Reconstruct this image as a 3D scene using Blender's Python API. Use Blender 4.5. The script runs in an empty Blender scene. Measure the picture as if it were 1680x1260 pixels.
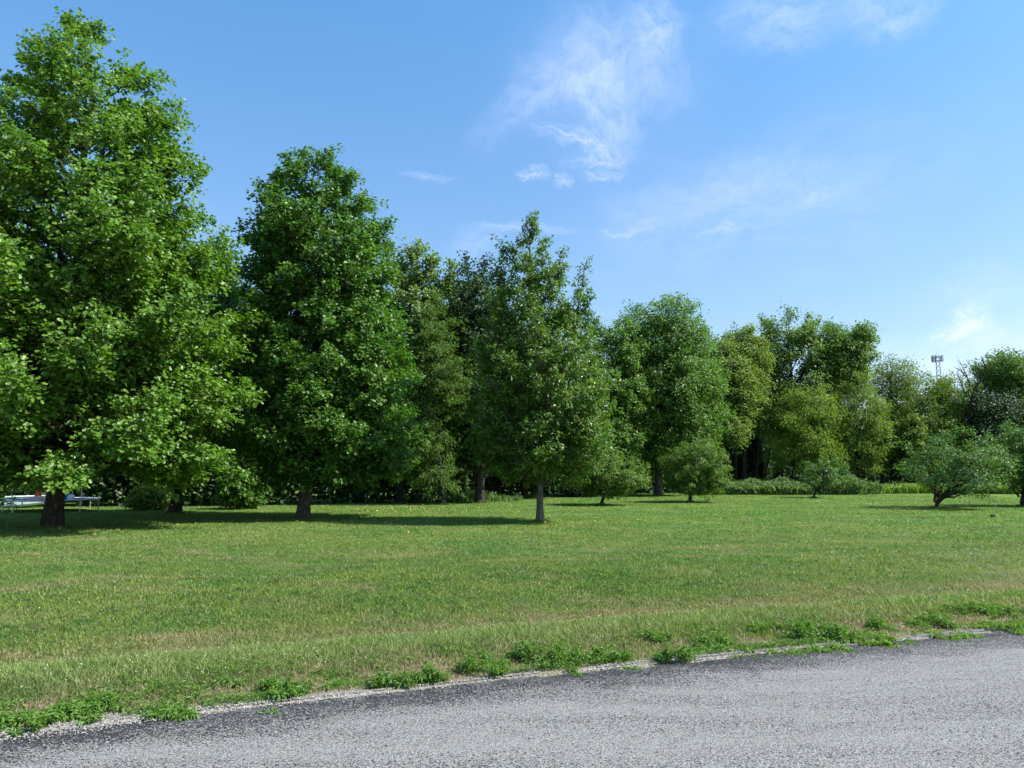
import bpy, math
import numpy as np
from math import radians, sin, cos, pi

sc = bpy.context.scene
COL = sc.collection

# ------------------------------------------------------------ camera
CAM_H = 1.6
PITCH = radians(6.55)
F = 1262.0                      # focal length in photo pixels (photo 1680 x 1260)
cam_d = bpy.data.cameras.new("camera")
cam_d.sensor_width = 36.0
cam_d.lens = F / 1680.0 * 36.0
cam_d.clip_end = 6000
cam_d.clip_start = 0.05
cam = bpy.data.objects.new("camera", cam_d)
cam.location = (0, 0, CAM_H)
cam.rotation_euler = (radians(90) + PITCH, 0, 0)
COL.objects.link(cam)
sc.camera = cam

# ------------------------------------------------------------ sun, sky, exposure
SUN_EL = radians(47)
SUN_AZ = radians(101)            # clockwise from +Y: the sun stands right, a little behind the camera
sun_d = bpy.data.lights.new("sun", 'SUN')
sun_d.energy = 5.0
sun_d.angle = radians(0.5)
sun_d.color = (1.0, 0.95, 0.86)
sun = bpy.data.objects.new("sun", sun_d)
# lamp shines along its -Z
sun.rotation_euler = (radians(90) - SUN_EL, 0, pi - SUN_AZ)
COL.objects.link(sun)

world = bpy.data.worlds.new("World")
sc.world = world
world.use_nodes = True
sc.view_settings.view_transform = 'Standard'
sc.view_settings.look = 'None'
sc.view_settings.exposure = 0.95
sc.view_settings.gamma = 1.0


class NT:
    """small helper to write node trees"""
    def __init__(s, tree):
        s.t = tree
        s.t.nodes.clear()

    def n(s, typ, inputs=None, **props):
        nd = s.t.nodes.new(typ)
        for k, v in props.items():
            setattr(nd, k, v)
        for k, v in (inputs or {}).items():
            if isinstance(v, bpy.types.NodeSocket):
                s.t.links.new(v, nd.inputs[k])
            else:
                nd.inputs[k].default_value = v
        return nd

    def math(s, op, a, b=0.0, c=0.0, clamp=False):
        return s.n('ShaderNodeMath', {0: a, 1: b, 2: c}, operation=op, use_clamp=clamp).outputs[0]

    def ramp(s, v, lo, hi, a=0.0, b=1.0, mode='SMOOTHSTEP'):
        return s.n('ShaderNodeMapRange', {'Value': v, 'From Min': lo, 'From Max': hi, 'To Min': a, 'To Max': b},
                   interpolation_type=mode).outputs[0]

    def mix(s, f, a, b, mode='MIX'):
        nd = s.n('ShaderNodeMix', data_type='RGBA', blend_type=mode)
        for k, v in ((0, f), (6, a), (7, b)):
            if isinstance(v, bpy.types.NodeSocket):
                s.t.links.new(v, nd.inputs[k])
            else:
                nd.inputs[k].default_value = v
        return nd.outputs[2]

    def noise(s, vec, scale, detail=2.0, rough=0.5, dist=0.0, out=0):
        return s.n('ShaderNodeTexNoise', {'Vector': vec, 'Scale': scale, 'Detail': detail,
                                          'Roughness': rough, 'Distortion': dist}).outputs[out]


def c4(r, g, b):
    return (r, g, b, 1.0)


def build_world():
    N = NT(world.node_tree)
    sky = N.n('ShaderNodeTexSky', sky_type='NISHITA', sun_disc=False, sun_elevation=SUN_EL,
              sun_rotation=SUN_AZ, air_density=1.0, dust_density=1.0, ozone_density=3.0, altitude=0)
    skyc = N.n('ShaderNodeMix', data_type='RGBA', blend_type='MULTIPLY')
    N.t.links.new(sky.outputs[0], skyc.inputs[6])
    skyc.inputs[0].default_value = 1.0
    base = skyc.outputs[2]
    tc = N.n('ShaderNodeTexCoord').outputs['Generated']
    d = N.n('ShaderNodeVectorMath', {0: tc}, operation='NORMALIZE').outputs[0]
    sx = N.n('ShaderNodeSeparateXYZ', {0: d})
    az = N.math('ARCTAN2', sx.outputs[0], sx.outputs[1])
    el = N.math('ARCSINE', sx.outputs[2])
    tint = N.mix(N.ramp(el, radians(10), radians(34), mode='LINEAR'), c4(*SKY_LOW), c4(*SKY_HIGH))
    N.t.links.new(tint, skyc.inputs[7])
    azel = N.n('ShaderNodeCombineXYZ', {0: az, 1: el, 2: 0.0}).outputs[0]
    # wisps: stretched noise in sky angles
    warp = N.noise(azel, 9.0, 5.0, 0.65, 0.0, 1)
    wv = N.n('ShaderNodeVectorMath', {0: warp, 1: (0.5, 0.5, 0.5)}, operation='SUBTRACT').outputs[0]
    wv = N.n('ShaderNodeVectorMath', {0: wv, 'Scale': 0.07}, operation='SCALE').outputs[0]
    pos = N.n('ShaderNodeVectorMath', {0: azel, 1: wv}, operation='ADD').outputs[0]
    total = None
    for (a, e, ra, re, rot, sharp, amp, sc_) in CLOUDS:
        mp = N.n('ShaderNodeMapping', {'Vector': pos, 'Location': (radians(a), radians(e), 0),
                                       'Rotation': (0, 0, radians(rot)),
                                       'Scale': (radians(ra), radians(re), 1)}, vector_type='TEXTURE').outputs[0]
        ln = N.n('ShaderNodeVectorMath', {0: mp}, operation='LENGTH').outputs['Value']
        m = N.ramp(ln, 0.1, 1.0, 1.0, 0.0)
        nz = N.noise(mp, sc_ * 1.4, 8.0, 0.66, 0.0)
        nz = N.ramp(nz, 0.47 - sharp * 1.5, 0.5 + sharp * 1.5)
        v = N.math('MULTIPLY', N.math('MULTIPLY', m, nz), amp * 0.85)
        total = v if total is None else N.math('ADD', total, v)
    gen = N.noise(azel, 3.0, 6.0, 0.6, 0.5)
    gen = N.math('MULTIPLY', N.ramp(gen, 0.55, 0.8), 0.12)
    total = N.math('ADD', total, gen, clamp=True)
    cloud = c4(*CLOUD_COL)
    col = N.mix(total, base, cloud)
    bg = N.n('ShaderNodeBackground', {'Color': col, 'Strength': SKY_STR})
    out = N.n('ShaderNodeOutputWorld')
    N.t.links.new(bg.outputs[0], out.inputs[0])


SKY_STR = 0.104
SKY_LOW = (0.98, 1.02, 1.03)
SKY_HIGH = (0.76, 1.22, 1.40)
CLOUD_COL = (4.6, 5.3, 7.2)


# azimuth (deg, right positive), elevation, half-width, half-height, rotation, softness, strength, noise scale
def _px_dir(px, py):
    a = (px - 840) / F
    b = (630 - py) / F
    y = cos(PITCH) - b * sin(PITCH)
    z = sin(PITCH) + b * cos(PITCH)
    return math.degrees(math.atan2(a, y)), math.degrees(math.atan2(z, math.hypot(a, y)))


def cl(px, py, wx, wy, rot, soft, amp, s=1.6):
    a, e = _px_dir(px, py)
    k = math.degrees(1 / F)
    return (a, e, wx * k, wy * k, rot, soft, amp, s)


CLOUDS = [
    cl(990, 90, 120, 90, 0, 0.12, 0.34), cl(1075, 35, 75, 60, 0, 0.12, 0.45), cl(940, 110, 110, 120, 20, 0.14, 0.26),
    cl(1000, 190, 70, 110, 20, 0.12, 0.42), cl(880, 150, 110, 60, 30, 0.14, 0.30), cl(820, 215, 90, 50, 30, 0.2, 0.16),
    cl(1080, 120, 80, 90, -35, 0.14, 0.26), cl(945, 232, 100, 22, -10, 0.10, 0.5, 2.5), cl(985, 262, 90, 26, 5, 0.12, 0.4, 2.2),
    cl(872, 292, 40, 16, 0, 0.10, 0.5, 1.6), cl(920, 300, 22, 18, 0, 0.1, 0.45), cl(990, 288, 60, 10, 5, 0.1, 0.45),
    cl(700, 287, 60, 12, 0, 0.15, 0.3), cl(855, 365, 120, 14, -4, 0.15, 0.42), cl(780, 400, 60, 50, 40, 0.2, 0.28),
    cl(1290, 15, 170, 60, 0, 0.18, 0.42), cl(1460, 15, 90, 60, 0, 0.16, 0.42), cl(1300, 60, 90, 40, 0, 0.15, 0.22),
    cl(1200, 300, 130, 70, 15, 0.16, 0.26), cl(1060, 350, 110, 60, 0, 0.16, 0.2), cl(1330, 310, 80, 50, 0, 0.15, 0.2),
    cl(1190, 380, 90, 9, 0, 0.1, 0.26), cl(1030, 372, 70, 8, 0, 0.1, 0.28),
    cl(1588, 518, 46, 44, 0, 0.13, 1.0, 1.5), cl(1592, 552, 60, 40, 0, 0.15, 0.6, 1.5), cl(1545, 546, 46, 22, 20, 0.13, 0.8, 1.5), cl(1250, 330, 420, 150, 8, 0.2, 0.26, 3.0), cl(1000, 130, 260, 190, 20, 0.25, 0.2, 3.0), cl(1620, 470, 120, 60, 0, 0.2, 0.3, 2.0), cl(1600, 610, 150, 55, 0, 0.25, 0.75, 0.9), cl(1500, 600, 110, 60, 0, 0.25, 0.4, 0.9),
    cl(1680, 560, 80, 60, 0, 0.2, 0.5), cl(1440, 590, 60, 40, 0, 0.2, 0.3),
]
build_world()


# ------------------------------------------------------------ picture -> place helpers
def pray(px, py):
    a = (px - 840) / F
    b = (630 - py) / F
    return np.array([a, cos(PITCH) - b * sin(PITCH), sin(PITCH) + b * cos(PITCH)])


def ground(px, py, z=0.0):
    d = pray(px, py)
    t = (z - CAM_H) / d[2]
    return np.array([d[0] * t, d[1] * t, z])


def onplane(px, py, Y):
    d = pray(px, py)
    t = Y / d[1]
    return np.array([d[0] * t, Y, CAM_H + d[2] * t])


# road edge (near side is the road) as a smooth curve in x
_ep = [ground(x, y) for x, y in [(0, 1200), (330, 1170), (560, 1140), (840, 1107), (1120, 1080), (1400, 1055), (1680, 1030)]]
_ex = np.array([p[0] for p in _ep])
_ey = np.array([p[1] for p in _ep])
_pf = np.polyfit(_ex, _ey, 2)


def edge_y(x):
    x = np.asarray(x, float)
    xc = np.clip(x, -6, 8)
    s0 = np.polyval(np.polyder(_pf), xc)
    return np.polyval(_pf, xc) + (x - xc) * s0


def vnoise(x, y, seed=0, s=1.0):
    """smooth value noise with numpy"""
    x = np.asarray(x, float) * s
    y = np.asarray(y, float) * s
    xi = np.floor(x).astype(np.int64)
    yi = np.floor(y).astype(np.int64)
    fx = x - xi
    fy = y - yi
    fx = fx * fx * (3 - 2 * fx)
    fy = fy * fy * (3 - 2 * fy)

    def h(a, b):
        v = (a * 374761393 + b * 668265263 + seed * 1442695041) & 0x7fffffff
        v = ((v ^ (v >> 13)) * 1274126177) & 0x7fffffff
        return ((v ^ (v >> 16)) & 0xffff) / 65535.0
    return (h(xi, yi) * (1 - fx) * (1 - fy) + h(xi + 1, yi) * fx * (1 - fy)
            + h(xi, yi + 1) * (1 - fx) * fy + h(xi + 1, yi + 1) * fx * fy)


def sstep(a, b, x):
    t = np.clip((x - a) / (b - a), 0, 1)
    return t * t * (3 - 2 * t)


def terrain(x, y):
    """verge bank, shallow ditch, then the flat lawn"""
    s = y - edge_y(x)
    z = np.where(s < 0, -0.05, 0.0)
    z = -0.05 * (1 - sstep(-0.12, 0.02, s))
    z = z + 0.085 * sstep(0.1, 1.0, s) * (1 - sstep(1.35, 2.3, s))
    z = z - 0.19 * sstep(1.4, 2.5, s) * (1 - sstep(3.2, 6.5, s))
    z = z + 0.035 * (vnoise(x, y, 3, 0.35) - 0.5) * sstep(0, 1, s)
    z = z + 0.02 * (vnoise(x, y, 4, 1.3) - 0.5) * sstep(0, 0.5, s)
    return z


# ------------------------------------------------------------ mesh helpers
def mk_mesh(name, V, faces=None, loops=None, sizes=None, attrs=None, mat=None, smooth=False):
    me = bpy.data.meshes.new(name)
    if faces is not None:
        sizes = np.array([len(f) for f in faces], np.int32)
        loops = np.array([i for f in faces for i in f], np.int32)
    V = np.asarray(V, np.float32)
    me.vertices.add(len(V))
    me.vertices.foreach_set('co', V.ravel())
    me.loops.add(len(loops))
    me.loops.foreach_set('vertex_index', np.asarray(loops, np.int32).ravel())
    sizes = np.asarray(sizes, np.int32)
    me.polygons.add(len(sizes))
    starts = np.concatenate([[0], np.cumsum(sizes)[:-1]]).astype(np.int32)
    me.polygons.foreach_set('loop_start', starts)
    me.update(calc_edges=True)
    me.polygons.foreach_set('use_smooth', np.full(len(sizes), smooth, bool))
    for k, a in (attrs or {}).items():
        at = me.attributes.new(k, 'FLOAT', 'POINT')
        at.data.foreach_set('value', np.asarray(a, np.float32))
    if mat:
        me.materials.append(mat)
    return me


def link(name, me, parent=None, **props):
    o = bpy.data.objects.new(name, me)
    COL.objects.link(o)
    if parent is not None:
        o.parent = parent
    for k, v in props.items():
        o[k] = v
    return o


def empty(name, loc, **props):
    o = bpy.data.objects.new(name, None)
    o.empty_display_size = 0.3
    o.location = loc
    COL.objects.link(o)
    for k, v in props.items():
        if v is not None:
            o[k] = v
    return o


def tube(path, radii, k=6, cap=True):
    """returns V, faces (list of loops array, sizes) of a tapering tube"""
    path = np.asarray(path, float)
    n = len(path)
    radii = np.asarray(radii, float)
    tan = np.gradient(path, axis=0)
    tan /= np.linalg.norm(tan, axis=1)[:, None] + 1e-9
    ref = np.where(np.abs(tan[:, 2:3]) > 0.95, np.array([[1.0, 0, 0]]), np.array([[0, 0, 1.0]]))
    if np.any(np.abs(tan[:, 2]) > 0.95):
        ref = np.tile(np.array([[0.0, 1.0, 0.02]]), (n, 1))
        if np.any(np.abs(tan[:, 1]) > 0.95):
            ref = np.tile(np.array([[0.7, 0.1, 0.7]]), (n, 1))
    a = np.cross(tan, ref)
    a /= np.linalg.norm(a, axis=1)[:, None] + 1e-9
    b = np.cross(tan, a)
    th = np.arange(k) / k * 2 * pi
    if radii.ndim == 1:
        radii = radii[:, None] * np.ones((1, k))
    V = path[:, None, :] + radii[:, :, None] * (np.cos(th)[None, :, None] * a[:, None, :] + np.sin(th)[None, :, None] * b[:, None, :])
    V = V.reshape(-1, 3)
    i = np.arange(n - 1)[:, None] * k
    j = np.arange(k)[None, :]
    j2 = (j + 1) % k
    q = np.stack([i + j, i + j2, i + k + j2, i + k + j], -1).reshape(-1, 4)
    return V, q


class Acc:
    def __init__(s):
        s.V = []
        s.L = []
        s.S = []
        s.A = []
        s.n = 0

    def add(s, V, q, a=None):
        V = np.asarray(V, float)
        q = np.asarray(q)
        s.V.append(V)
        s.L.append((q + s.n).ravel())
        s.S.append(np.full(len(q), q.shape[1], np.int32))
        s.A.append(np.zeros(len(V)) if a is None else a)
        s.n += len(V)

    def tube(s, path, radii, k=6):
        s.add(*tube(path, radii, k))

    def box(s, lo, hi):
        x0, y0, z0 = lo
        x1, y1, z1 = hi
        V = [(x0, y0, z0), (x1, y0, z0), (x1, y1, z0), (x0, y1, z0), (x0, y0, z1), (x1, y0, z1), (x1, y1, z1), (x0, y1, z1)]
        q = [(3, 2, 1, 0), (4, 5, 6, 7), (0, 1, 5, 4), (1, 2, 6, 5), (2, 3, 7, 6), (3, 0, 4, 7)]
        s.add(V, q)

    def mesh(s, name, mat=None, smooth=False, attr=None):
        at = {attr: np.concatenate(s.A)} if attr else None
        return mk_mesh(name, np.concatenate(s.V), loops=np.concatenate(s.L), sizes=np.concatenate(s.S), attrs=at, mat=mat, smooth=smooth)


# ------------------------------------------------------------ materials
def new_mat(name):
    m = bpy.data.materials.new(name)
    m.use_nodes = True
    return m, NT(m.node_tree)


def leaf_mat(name, a, b, c, trans=0.33, rough=0.45, tcol=None, spec=0.36, hue=1.0):
    """a, b: leaf colours mixed per leaf; c: rare pale or yellowed leaf"""
    m, N = new_mat(name)
    v = N.n('ShaderNodeAttribute', attribute_name='v').outputs['Fac']
    col = N.mix(N.ramp(v, 0.0, 0.9, mode='LINEAR'), c4(*a), c4(*b))
    col = N.mix(N.ramp(v, 0.93, 0.97), col, c4(*c))
    p = N.n('ShaderNodeBsdfPrincipled', {'Base Color': col, 'Roughness': rough, 'Specular IOR Level': spec})
    tm = N.mix(1.0, col, c4(*(tcol or (1.5, 1.75, 0.5))), 'MULTIPLY')
    t = N.n('ShaderNodeBsdfTranslucent', {'Color': tm})
    mx = N.n('ShaderNodeMixShader', {0: trans, 1: p.outputs[0], 2: t.outputs[0]})
    out = N.n('ShaderNodeOutputMaterial')
    N.t.links.new(mx.outputs[0], out.inputs[0])
    return m


def bark_mat(name, a, b, scale=6.0):
    m, N = new_mat(name)
    tc = N.n('ShaderNodeTexCoord').outputs['Object']
    mp = N.n('ShaderNodeMapping', {'Vector': tc, 'Scale': (1, 1, 0.22)}).outputs[0]
    n1 = N.noise(mp, scale * 3, 5, 0.65, 0.3)
    n2 = N.noise(tc, 1.3, 3, 0.5)
    vo = N.n('ShaderNodeTexVoronoi', {'Vector': mp, 'Scale': scale * 3}, feature='DISTANCE_TO_EDGE').outputs[0]
    f = N.math('MULTIPLY', N.ramp(vo, 0.0, 0.12), N.ramp(n1, 0.3, 0.7))
    col = N.mix(f, c4(*a), c4(*b))
    col = N.mix(N.ramp(n2, 0.55, 0.75, 0, 0.5), col, c4(0.10, 0.12, 0.07))
    h = N.math('ADD', N.math('MULTIPLY', n1, 0.6), N.ramp(vo, 0, 0.15))
    bp = N.n('ShaderNodeBump', {'Height': h, 'Strength': 0.9, 'Distance': 0.03})
    p = N.n('ShaderNodeBsdfPrincipled', {'Base Color': col, 'Roughness': 0.92, 'Specular IOR Level': 0.2, 'Normal': bp.outputs[0]})
    out = N.n('ShaderNodeOutputMaterial')
    N.t.links.new(p.outputs[0], out.inputs[0])
    return m


def plain_mat(name, col, rough=0.6, metal=0.0, noise=0.15, nscale=8.0):
    m, N = new_mat(name)
    tc = N.n('ShaderNodeTexCoord').outputs['Object']
    nz = N.noise(tc, nscale, 4, 0.6)
    cc = N.mix(N.ramp(nz, 0.35, 0.7, 0, 1), c4(*col), c4(*[x * (1 - noise) for x in col]))
    p = N.n('ShaderNodeBsdfPrincipled', {'Base Color': cc, 'Roughness': rough, 'Metallic': metal})
    out = N.n('ShaderNodeOutputMaterial')
    N.t.links.new(p.outputs[0], out.inputs[0])
    return m


# shared lawn colour: patches of green, yellow-green, straw
def lawn_group():
    g = bpy.data.node_groups.new('lawn_colour', 'ShaderNodeTree')
    g.interface.new_socket('Vector', in_out='INPUT', socket_type='NodeSocketVector')
    g.interface.new_socket('Color', in_out='OUTPUT', socket_type='NodeSocketColor')
    N = NT(g)
    gi = N.n('NodeGroupInput').outputs[0]
    sep = N.n('ShaderNodeSeparateXYZ', {0: gi})
    flat = N.n('ShaderNodeCombineXYZ', {0: sep.outputs[0], 1: sep.outputs[1], 2: 0.0}).outputs[0]
    n1 = N.noise(flat, 0.33, 5, 0.6, 0.6)
    n2 = N.noise(flat, 1.7, 4, 0.6, 0.3)
    n3 = N.noise(N.n('ShaderNodeMapping', {'Vector': flat, 'Location': (31, 7, 0), 'Scale': (0.75, 1.5, 1)}).outputs[0], 0.55, 5, 0.65, 0.8)
    n4 = N.noise(flat, 9.0, 3, 0.6)
    green = c4(*LAWN_GREEN)
    green2 = c4(*LAWN_DEEP)
    yel = c4(*LAWN_YELLOW)
    straw = c4(*LAWN_STRAW)
    col = N.mix(N.ramp(n2, 0.35, 0.65), green, green2)
    col = N.mix(N.ramp(n1, 0.40, 0.62, 0, 0.85), col, yel)
    # distance from road edge (approximately the curve y = c0 + c1 x + c2 x^2)
    x, y = sep.outputs[0], sep.outputs[1]
    e = N.math('ADD', N.math('MULTIPLY', N.math('MULTIPLY', N.math('MAXIMUM', N.math('MINIMUM', x, 8.0), -6.0), x), _pf[0]),
               N.math('ADD', N.math('MULTIPLY', x, _pf[1]), _pf[2]))
    s = N.math('SUBTRACT', y, e)
    sw = N.math('ADD', s, N.math('MULTIPLY', N.math('SUBTRACT', n3, 0.5), 1.2))
    # straw: strongest at the road edge, in the ditch, and in scattered patches
    a1 = N.ramp(sw, 0.05, 1.15, 1.0, 0.0)
    a2 = N.math('MULTIPLY', N.ramp(sw, 1.5, 2.0), N.ramp(sw, 2.6, 4.6, 1.0, 0.0))
    a3 = N.math('MULTIPLY', N.ramp(n3, 0.47, 0.72), N.ramp(y, 8, 34, 0.95, 0.35))
    f = N.math('MULTIPLY', N.math('ADD', N.math('MULTIPLY', a2, 0.85), N.math('MULTIPLY', a1, 0.45)), N.ramp(n2, 0.3, 0.6, 0.35, 1.0))
    f = N.math('ADD', f, N.math('MULTIPLY', a3, N.ramp(n2, 0.3, 0.65, 0.4, 1.0)), clamp=True)
    f = N.math('MULTIPLY', f, N.ramp(n4, 0.25, 0.6, 0.7, 1.0))
    # clover tufts: deeper green, in small blots
    tuft = N.noise(flat, 3.6, 4, 0.62, 0.2)
    col = N.mix(N.ramp(tuft, 0.52, 0.61, 0, 0.8), col, c4(0.042, 0.130, 0.020))
    # paler grass on the bank, colour lightened to offset the tall blades' self-shadow
    bank = N.math('MULTIPLY', N.ramp(sw, 0.5, 0.9), N.ramp(sw, 1.5, 2.0, 1.0, 0.0))
    col = N.mix(N.math('MULTIPLY', bank, 0.7), col, c4(0.200, 0.260, 0.085))
    col = N.mix(f, col, straw)
    dead = N.math('MULTIPLY', a1, N.ramp(N.noise(flat, 1.5, 4, 0.6, 0.2), 0.42, 0.56))
    col = N.mix(N.math('MULTIPLY', dead, 0.9), col, c4(0.310, 0.240, 0.165))
    o = N.n('NodeGroupOutput')
    N.t.links.new(col, o.inputs[0])
    return g


LAWN_GREEN = (0.110, 0.202, 0.030)
LAWN_DEEP = (0.070, 0.146, 0.025)
LAWN_YELLOW = (0.145, 0.205, 0.036)
LAWN_STRAW = (0.270, 0.225, 0.118)
LG = lawn_group()


def lawn_ground_mat():
    m, N = new_mat('lawn_soil_and_turf')
    tc = N.n('ShaderNodeTexCoord').outputs['Object']
    g = N.n('ShaderNodeGroup')
    g.node_tree = LG
    N.t.links.new(tc, g.inputs[0])
    n1 = N.noise(tc, 40, 4, 0.7)
    n2 = N.noise(tc, 5, 4, 0.7)
    col = N.mix(N.ramp(n1, 0.35, 0.65, 0.25, 0.75), g.outputs[0], c4(0.10, 0.085, 0.045))
    sep = N.n('ShaderNodeSeparateXYZ', {0: tc})
    # further off the turf is closed: no soil between the blades
    col = N.mix(N.ramp(sep.outputs[1], 12, 28), col, g.outputs[0])
    x, y = sep.outputs[0], sep.outputs[1]
    e = N.math('ADD', N.math('MULTIPLY', N.math('MULTIPLY', N.math('MAXIMUM', N.math('MINIMUM', x, 8.0), -6.0), x), _pf[0]),
               N.math('ADD', N.math('MULTIPLY', x, _pf[1]), _pf[2]))
    s = N.math('SUBTRACT', y, e)
    sw = N.math('ADD', s, N.math('MULTIPLY', N.math('SUBTRACT', N.noise(tc, 2.2, 4, 0.6), 0.5), 0.7))
    vo = N.n('ShaderNodeTexVoronoi', {'Vector': tc, 'Scale': 75.0})
    vs = N.n('ShaderNodeSeparateColor', {0: vo.outputs['Color']})
    st = N.mix(vs.outputs[1], c4(0.13, 0.12, 0.11), c4(0.42, 0.40, 0.37))
    soil = N.mix(N.ramp(n1, 0.3, 0.7), c4(0.11, 0.085, 0.055), c4(0.21, 0.17, 0.12))
    grv = N.mix(N.ramp(N.math('SUBTRACT', vs.outputs[0], N.ramp(sw, 0.0, 0.3, 0.25, 0.95)), -0.04, 0.04), soil, st)
    wl = N.ramp(x, -3.0, -1.0, 0.36, 0.03)
    col = N.mix(N.ramp(N.math('SUBTRACT', sw, wl), -0.12, 0.22, 1.0, 0.0), col, grv)
    h = N.math('ADD', n1, N.math('MULTIPLY', n2, 0.5))
    bp = N.n('ShaderNodeBump', {'Height': h, 'Strength': 0.8, 'Distance': 0.04})
    p = N.n('ShaderNodeBsdfPrincipled', {'Base Color': col, 'Roughness': 0.95, 'Specular IOR Level': 0.1, 'Normal': bp.outputs[0]})
    out = N.n('ShaderNodeOutputMaterial')
    N.t.links.new(p.outputs[0], out.inputs[0])
    return m


def blade_mat(name='grass_blades', gain=(1.0, 1.0, 1.0), own=None, trans=0.35):
    m, N = new_mat(name)
    v = N.n('ShaderNodeAttribute', attribute_name='v').outputs['Fac']
    if own is None:
        tc = N.n('ShaderNodeTexCoord').outputs['Object']
        g = N.n('ShaderNodeGroup')
        g.node_tree = LG
        N.t.links.new(tc, g.inputs[0])
        base = g.outputs[0]
    else:
        base = N.mix(v, c4(*own[0]), c4(*own[1]))
    k = N.ramp(v, 0, 1, 0.62, 1.6, mode='LINEAR')
    kk = N.n('ShaderNodeCombineXYZ', {0: N.math('MULTIPLY', k, gain[0]), 1: N.math('MULTIPLY', k, gain[1]), 2: N.math('MULTIPLY', k, gain[2])}).outputs[0]
    col = N.mix(1.0, base, kk, 'MULTIPLY')
    if own is None:
        col = N.mix(N.ramp(v, 0.92, 0.96), col, c4(0.31, 0.27, 0.14))
    p = N.n('ShaderNodeBsdfPrincipled', {'Base Color': col, 'Roughness': 0.5, 'Specular IOR Level': 0.35})
    t = N.n('ShaderNodeBsdfTranslucent', {'Color': N.mix(1.0, col, c4(1.25, 1.35, 0.6), 'MULTIPLY')})
    mx = N.n('ShaderNodeMixShader', {0: trans, 1: p.outputs[0], 2: t.outputs[0]})
    out = N.n('ShaderNodeOutputMaterial')
    N.t.links.new(mx.outputs[0], out.inputs[0])
    return m


def road_mat():
    m, N = new_mat('chip_seal')
    tc = N.n('ShaderNodeTexCoord').outputs['Object']
    sep = N.n('ShaderNodeSeparateXYZ', {0: tc})
    x, y = sep.outputs[0], sep.outputs[1]
    xc = N.math('MAXIMUM', N.math('MINIMUM', x, 8.0), -6.0)
    e = N.math('ADD', N.math('MULTIPLY', N.math('MULTIPLY', xc, x), _pf[0]), N.math('ADD', N.math('MULTIPLY', x, _pf[1]), _pf[2]))
    s = N.math('SUBTRACT', e, y)            # metres into the road
    big = N.noise(tc, 0.8, 5, 0.6, 0.5)
    mid = N.noise(tc, 5.0, 5, 0.65, 0.4)
    streak = N.noise(N.n('ShaderNodeMapping', {'Vector': tc, 'Rotation': (0, 0, radians(-21)), 'Scale': (0.35, 2.2, 1)}).outputs[0], 1.2, 5, 0.6, 0.3)
    vo = N.n('ShaderNodeTexVoronoi', {'Vector': tc, 'Scale': 125.0, 'Randomness': 1.0})
    vd, vc = vo.outputs['Distance'], vo.outputs['Color']
    vs = N.n('ShaderNodeSeparateColor', {0: vc})
    # share of the surface that is bare bitumen: high in a band along the edge
    sn = N.math('ADD', s, N.math('MULTIPLY', N.math('SUBTRACT', mid, 0.5), 0.5))
    sn = N.math('ADD', sn, N.math('MULTIPLY', N.math('SUBTRACT', big, 0.5), 0.9))
    band = N.math('MULTIPLY', N.ramp(sn, -0.1, 0.12), N.ramp(sn, 0.22, 0.90, 1.0, 0.0))
    bare = N.math('ADD', N.math('MULTIPLY', band, 0.66), N.ramp(streak, 0.35, 0.70, 0.02, 0.26))
    bare = N.math('ADD', bare, N.ramp(mid, 0.5, 0.8, 0, 0.15), clamp=True)
    is_chip = N.ramp(N.math('SUBTRACT', vs.outputs[0], bare), -0.03, 0.03)
    rim = N.ramp(vd, 0.42, 0.66, 1.0, 0.4)
    chip = N.math('MULTIPLY', is_chip, rim)
    stone = N.mix(vs.outputs[1], c4(0.17, 0.168, 0.163), c4(0.35, 0.347, 0.332))
    stone = N.mix(N.ramp(vs.outputs[2], 0.93, 0.97), stone, c4(0.30, 0.24, 0.18))
    stone = N.mix(N.ramp(vs.outputs[2], 0.0, 0.12, 1.0, 0.0), stone, c4(0.16, 0.16, 0.165))
    tar = N.mix(mid, c4(0.012, 0.012, 0.013), c4(0.035, 0.035, 0.037))
    col = N.mix(chip, tar, stone)
    fine = N.noise(tc, 260, 3, 0.6)
    col = N.mix(N.ramp(fine, 0.35, 0.75, 0.0, 0.16), col, c4(0.12, 0.118, 0.115))
    h = N.math('ADD', N.math('MULTIPLY', chip, 0.8), N.math('MULTIPLY', N.math('MULTIPLY', vs.outputs[1], chip), 0.8))
    h = N.math('ADD', h, N.math('MULTIPLY', fine, 0.3))
    bp = N.n('ShaderNodeBump', {'Height': h, 'Strength': 0.55, 'Distance': 0.004})
    p = N.n('ShaderNodeBsdfPrincipled', {'Base Color': col, 'Roughness': 0.85, 'Specular IOR Level': 0.14, 'Normal': bp.outputs[0]})
    out = N.n('ShaderNodeOutputMaterial')
    N.t.links.new(p.outputs[0], out.inputs[0])
    return m


# ------------------------------------------------------------ ground sheet and road
def spaced(lo, hi, n, dense_lo, dense_hi, frac=0.7):
    nd = int(n * frac)
    no = (n - nd) // 2
    mid = np.linspace(dense_lo, dense_hi, nd)
    a = dense_lo - (np.geomspace(1, dense_lo - lo + 1, no + 1)[1:] - 1)
    b = dense_hi + (np.geomspace(1, hi - dense_hi + 1, no + 1)[1:] - 1)
    return np.unique(np.concatenate([a, mid, b]))


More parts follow.
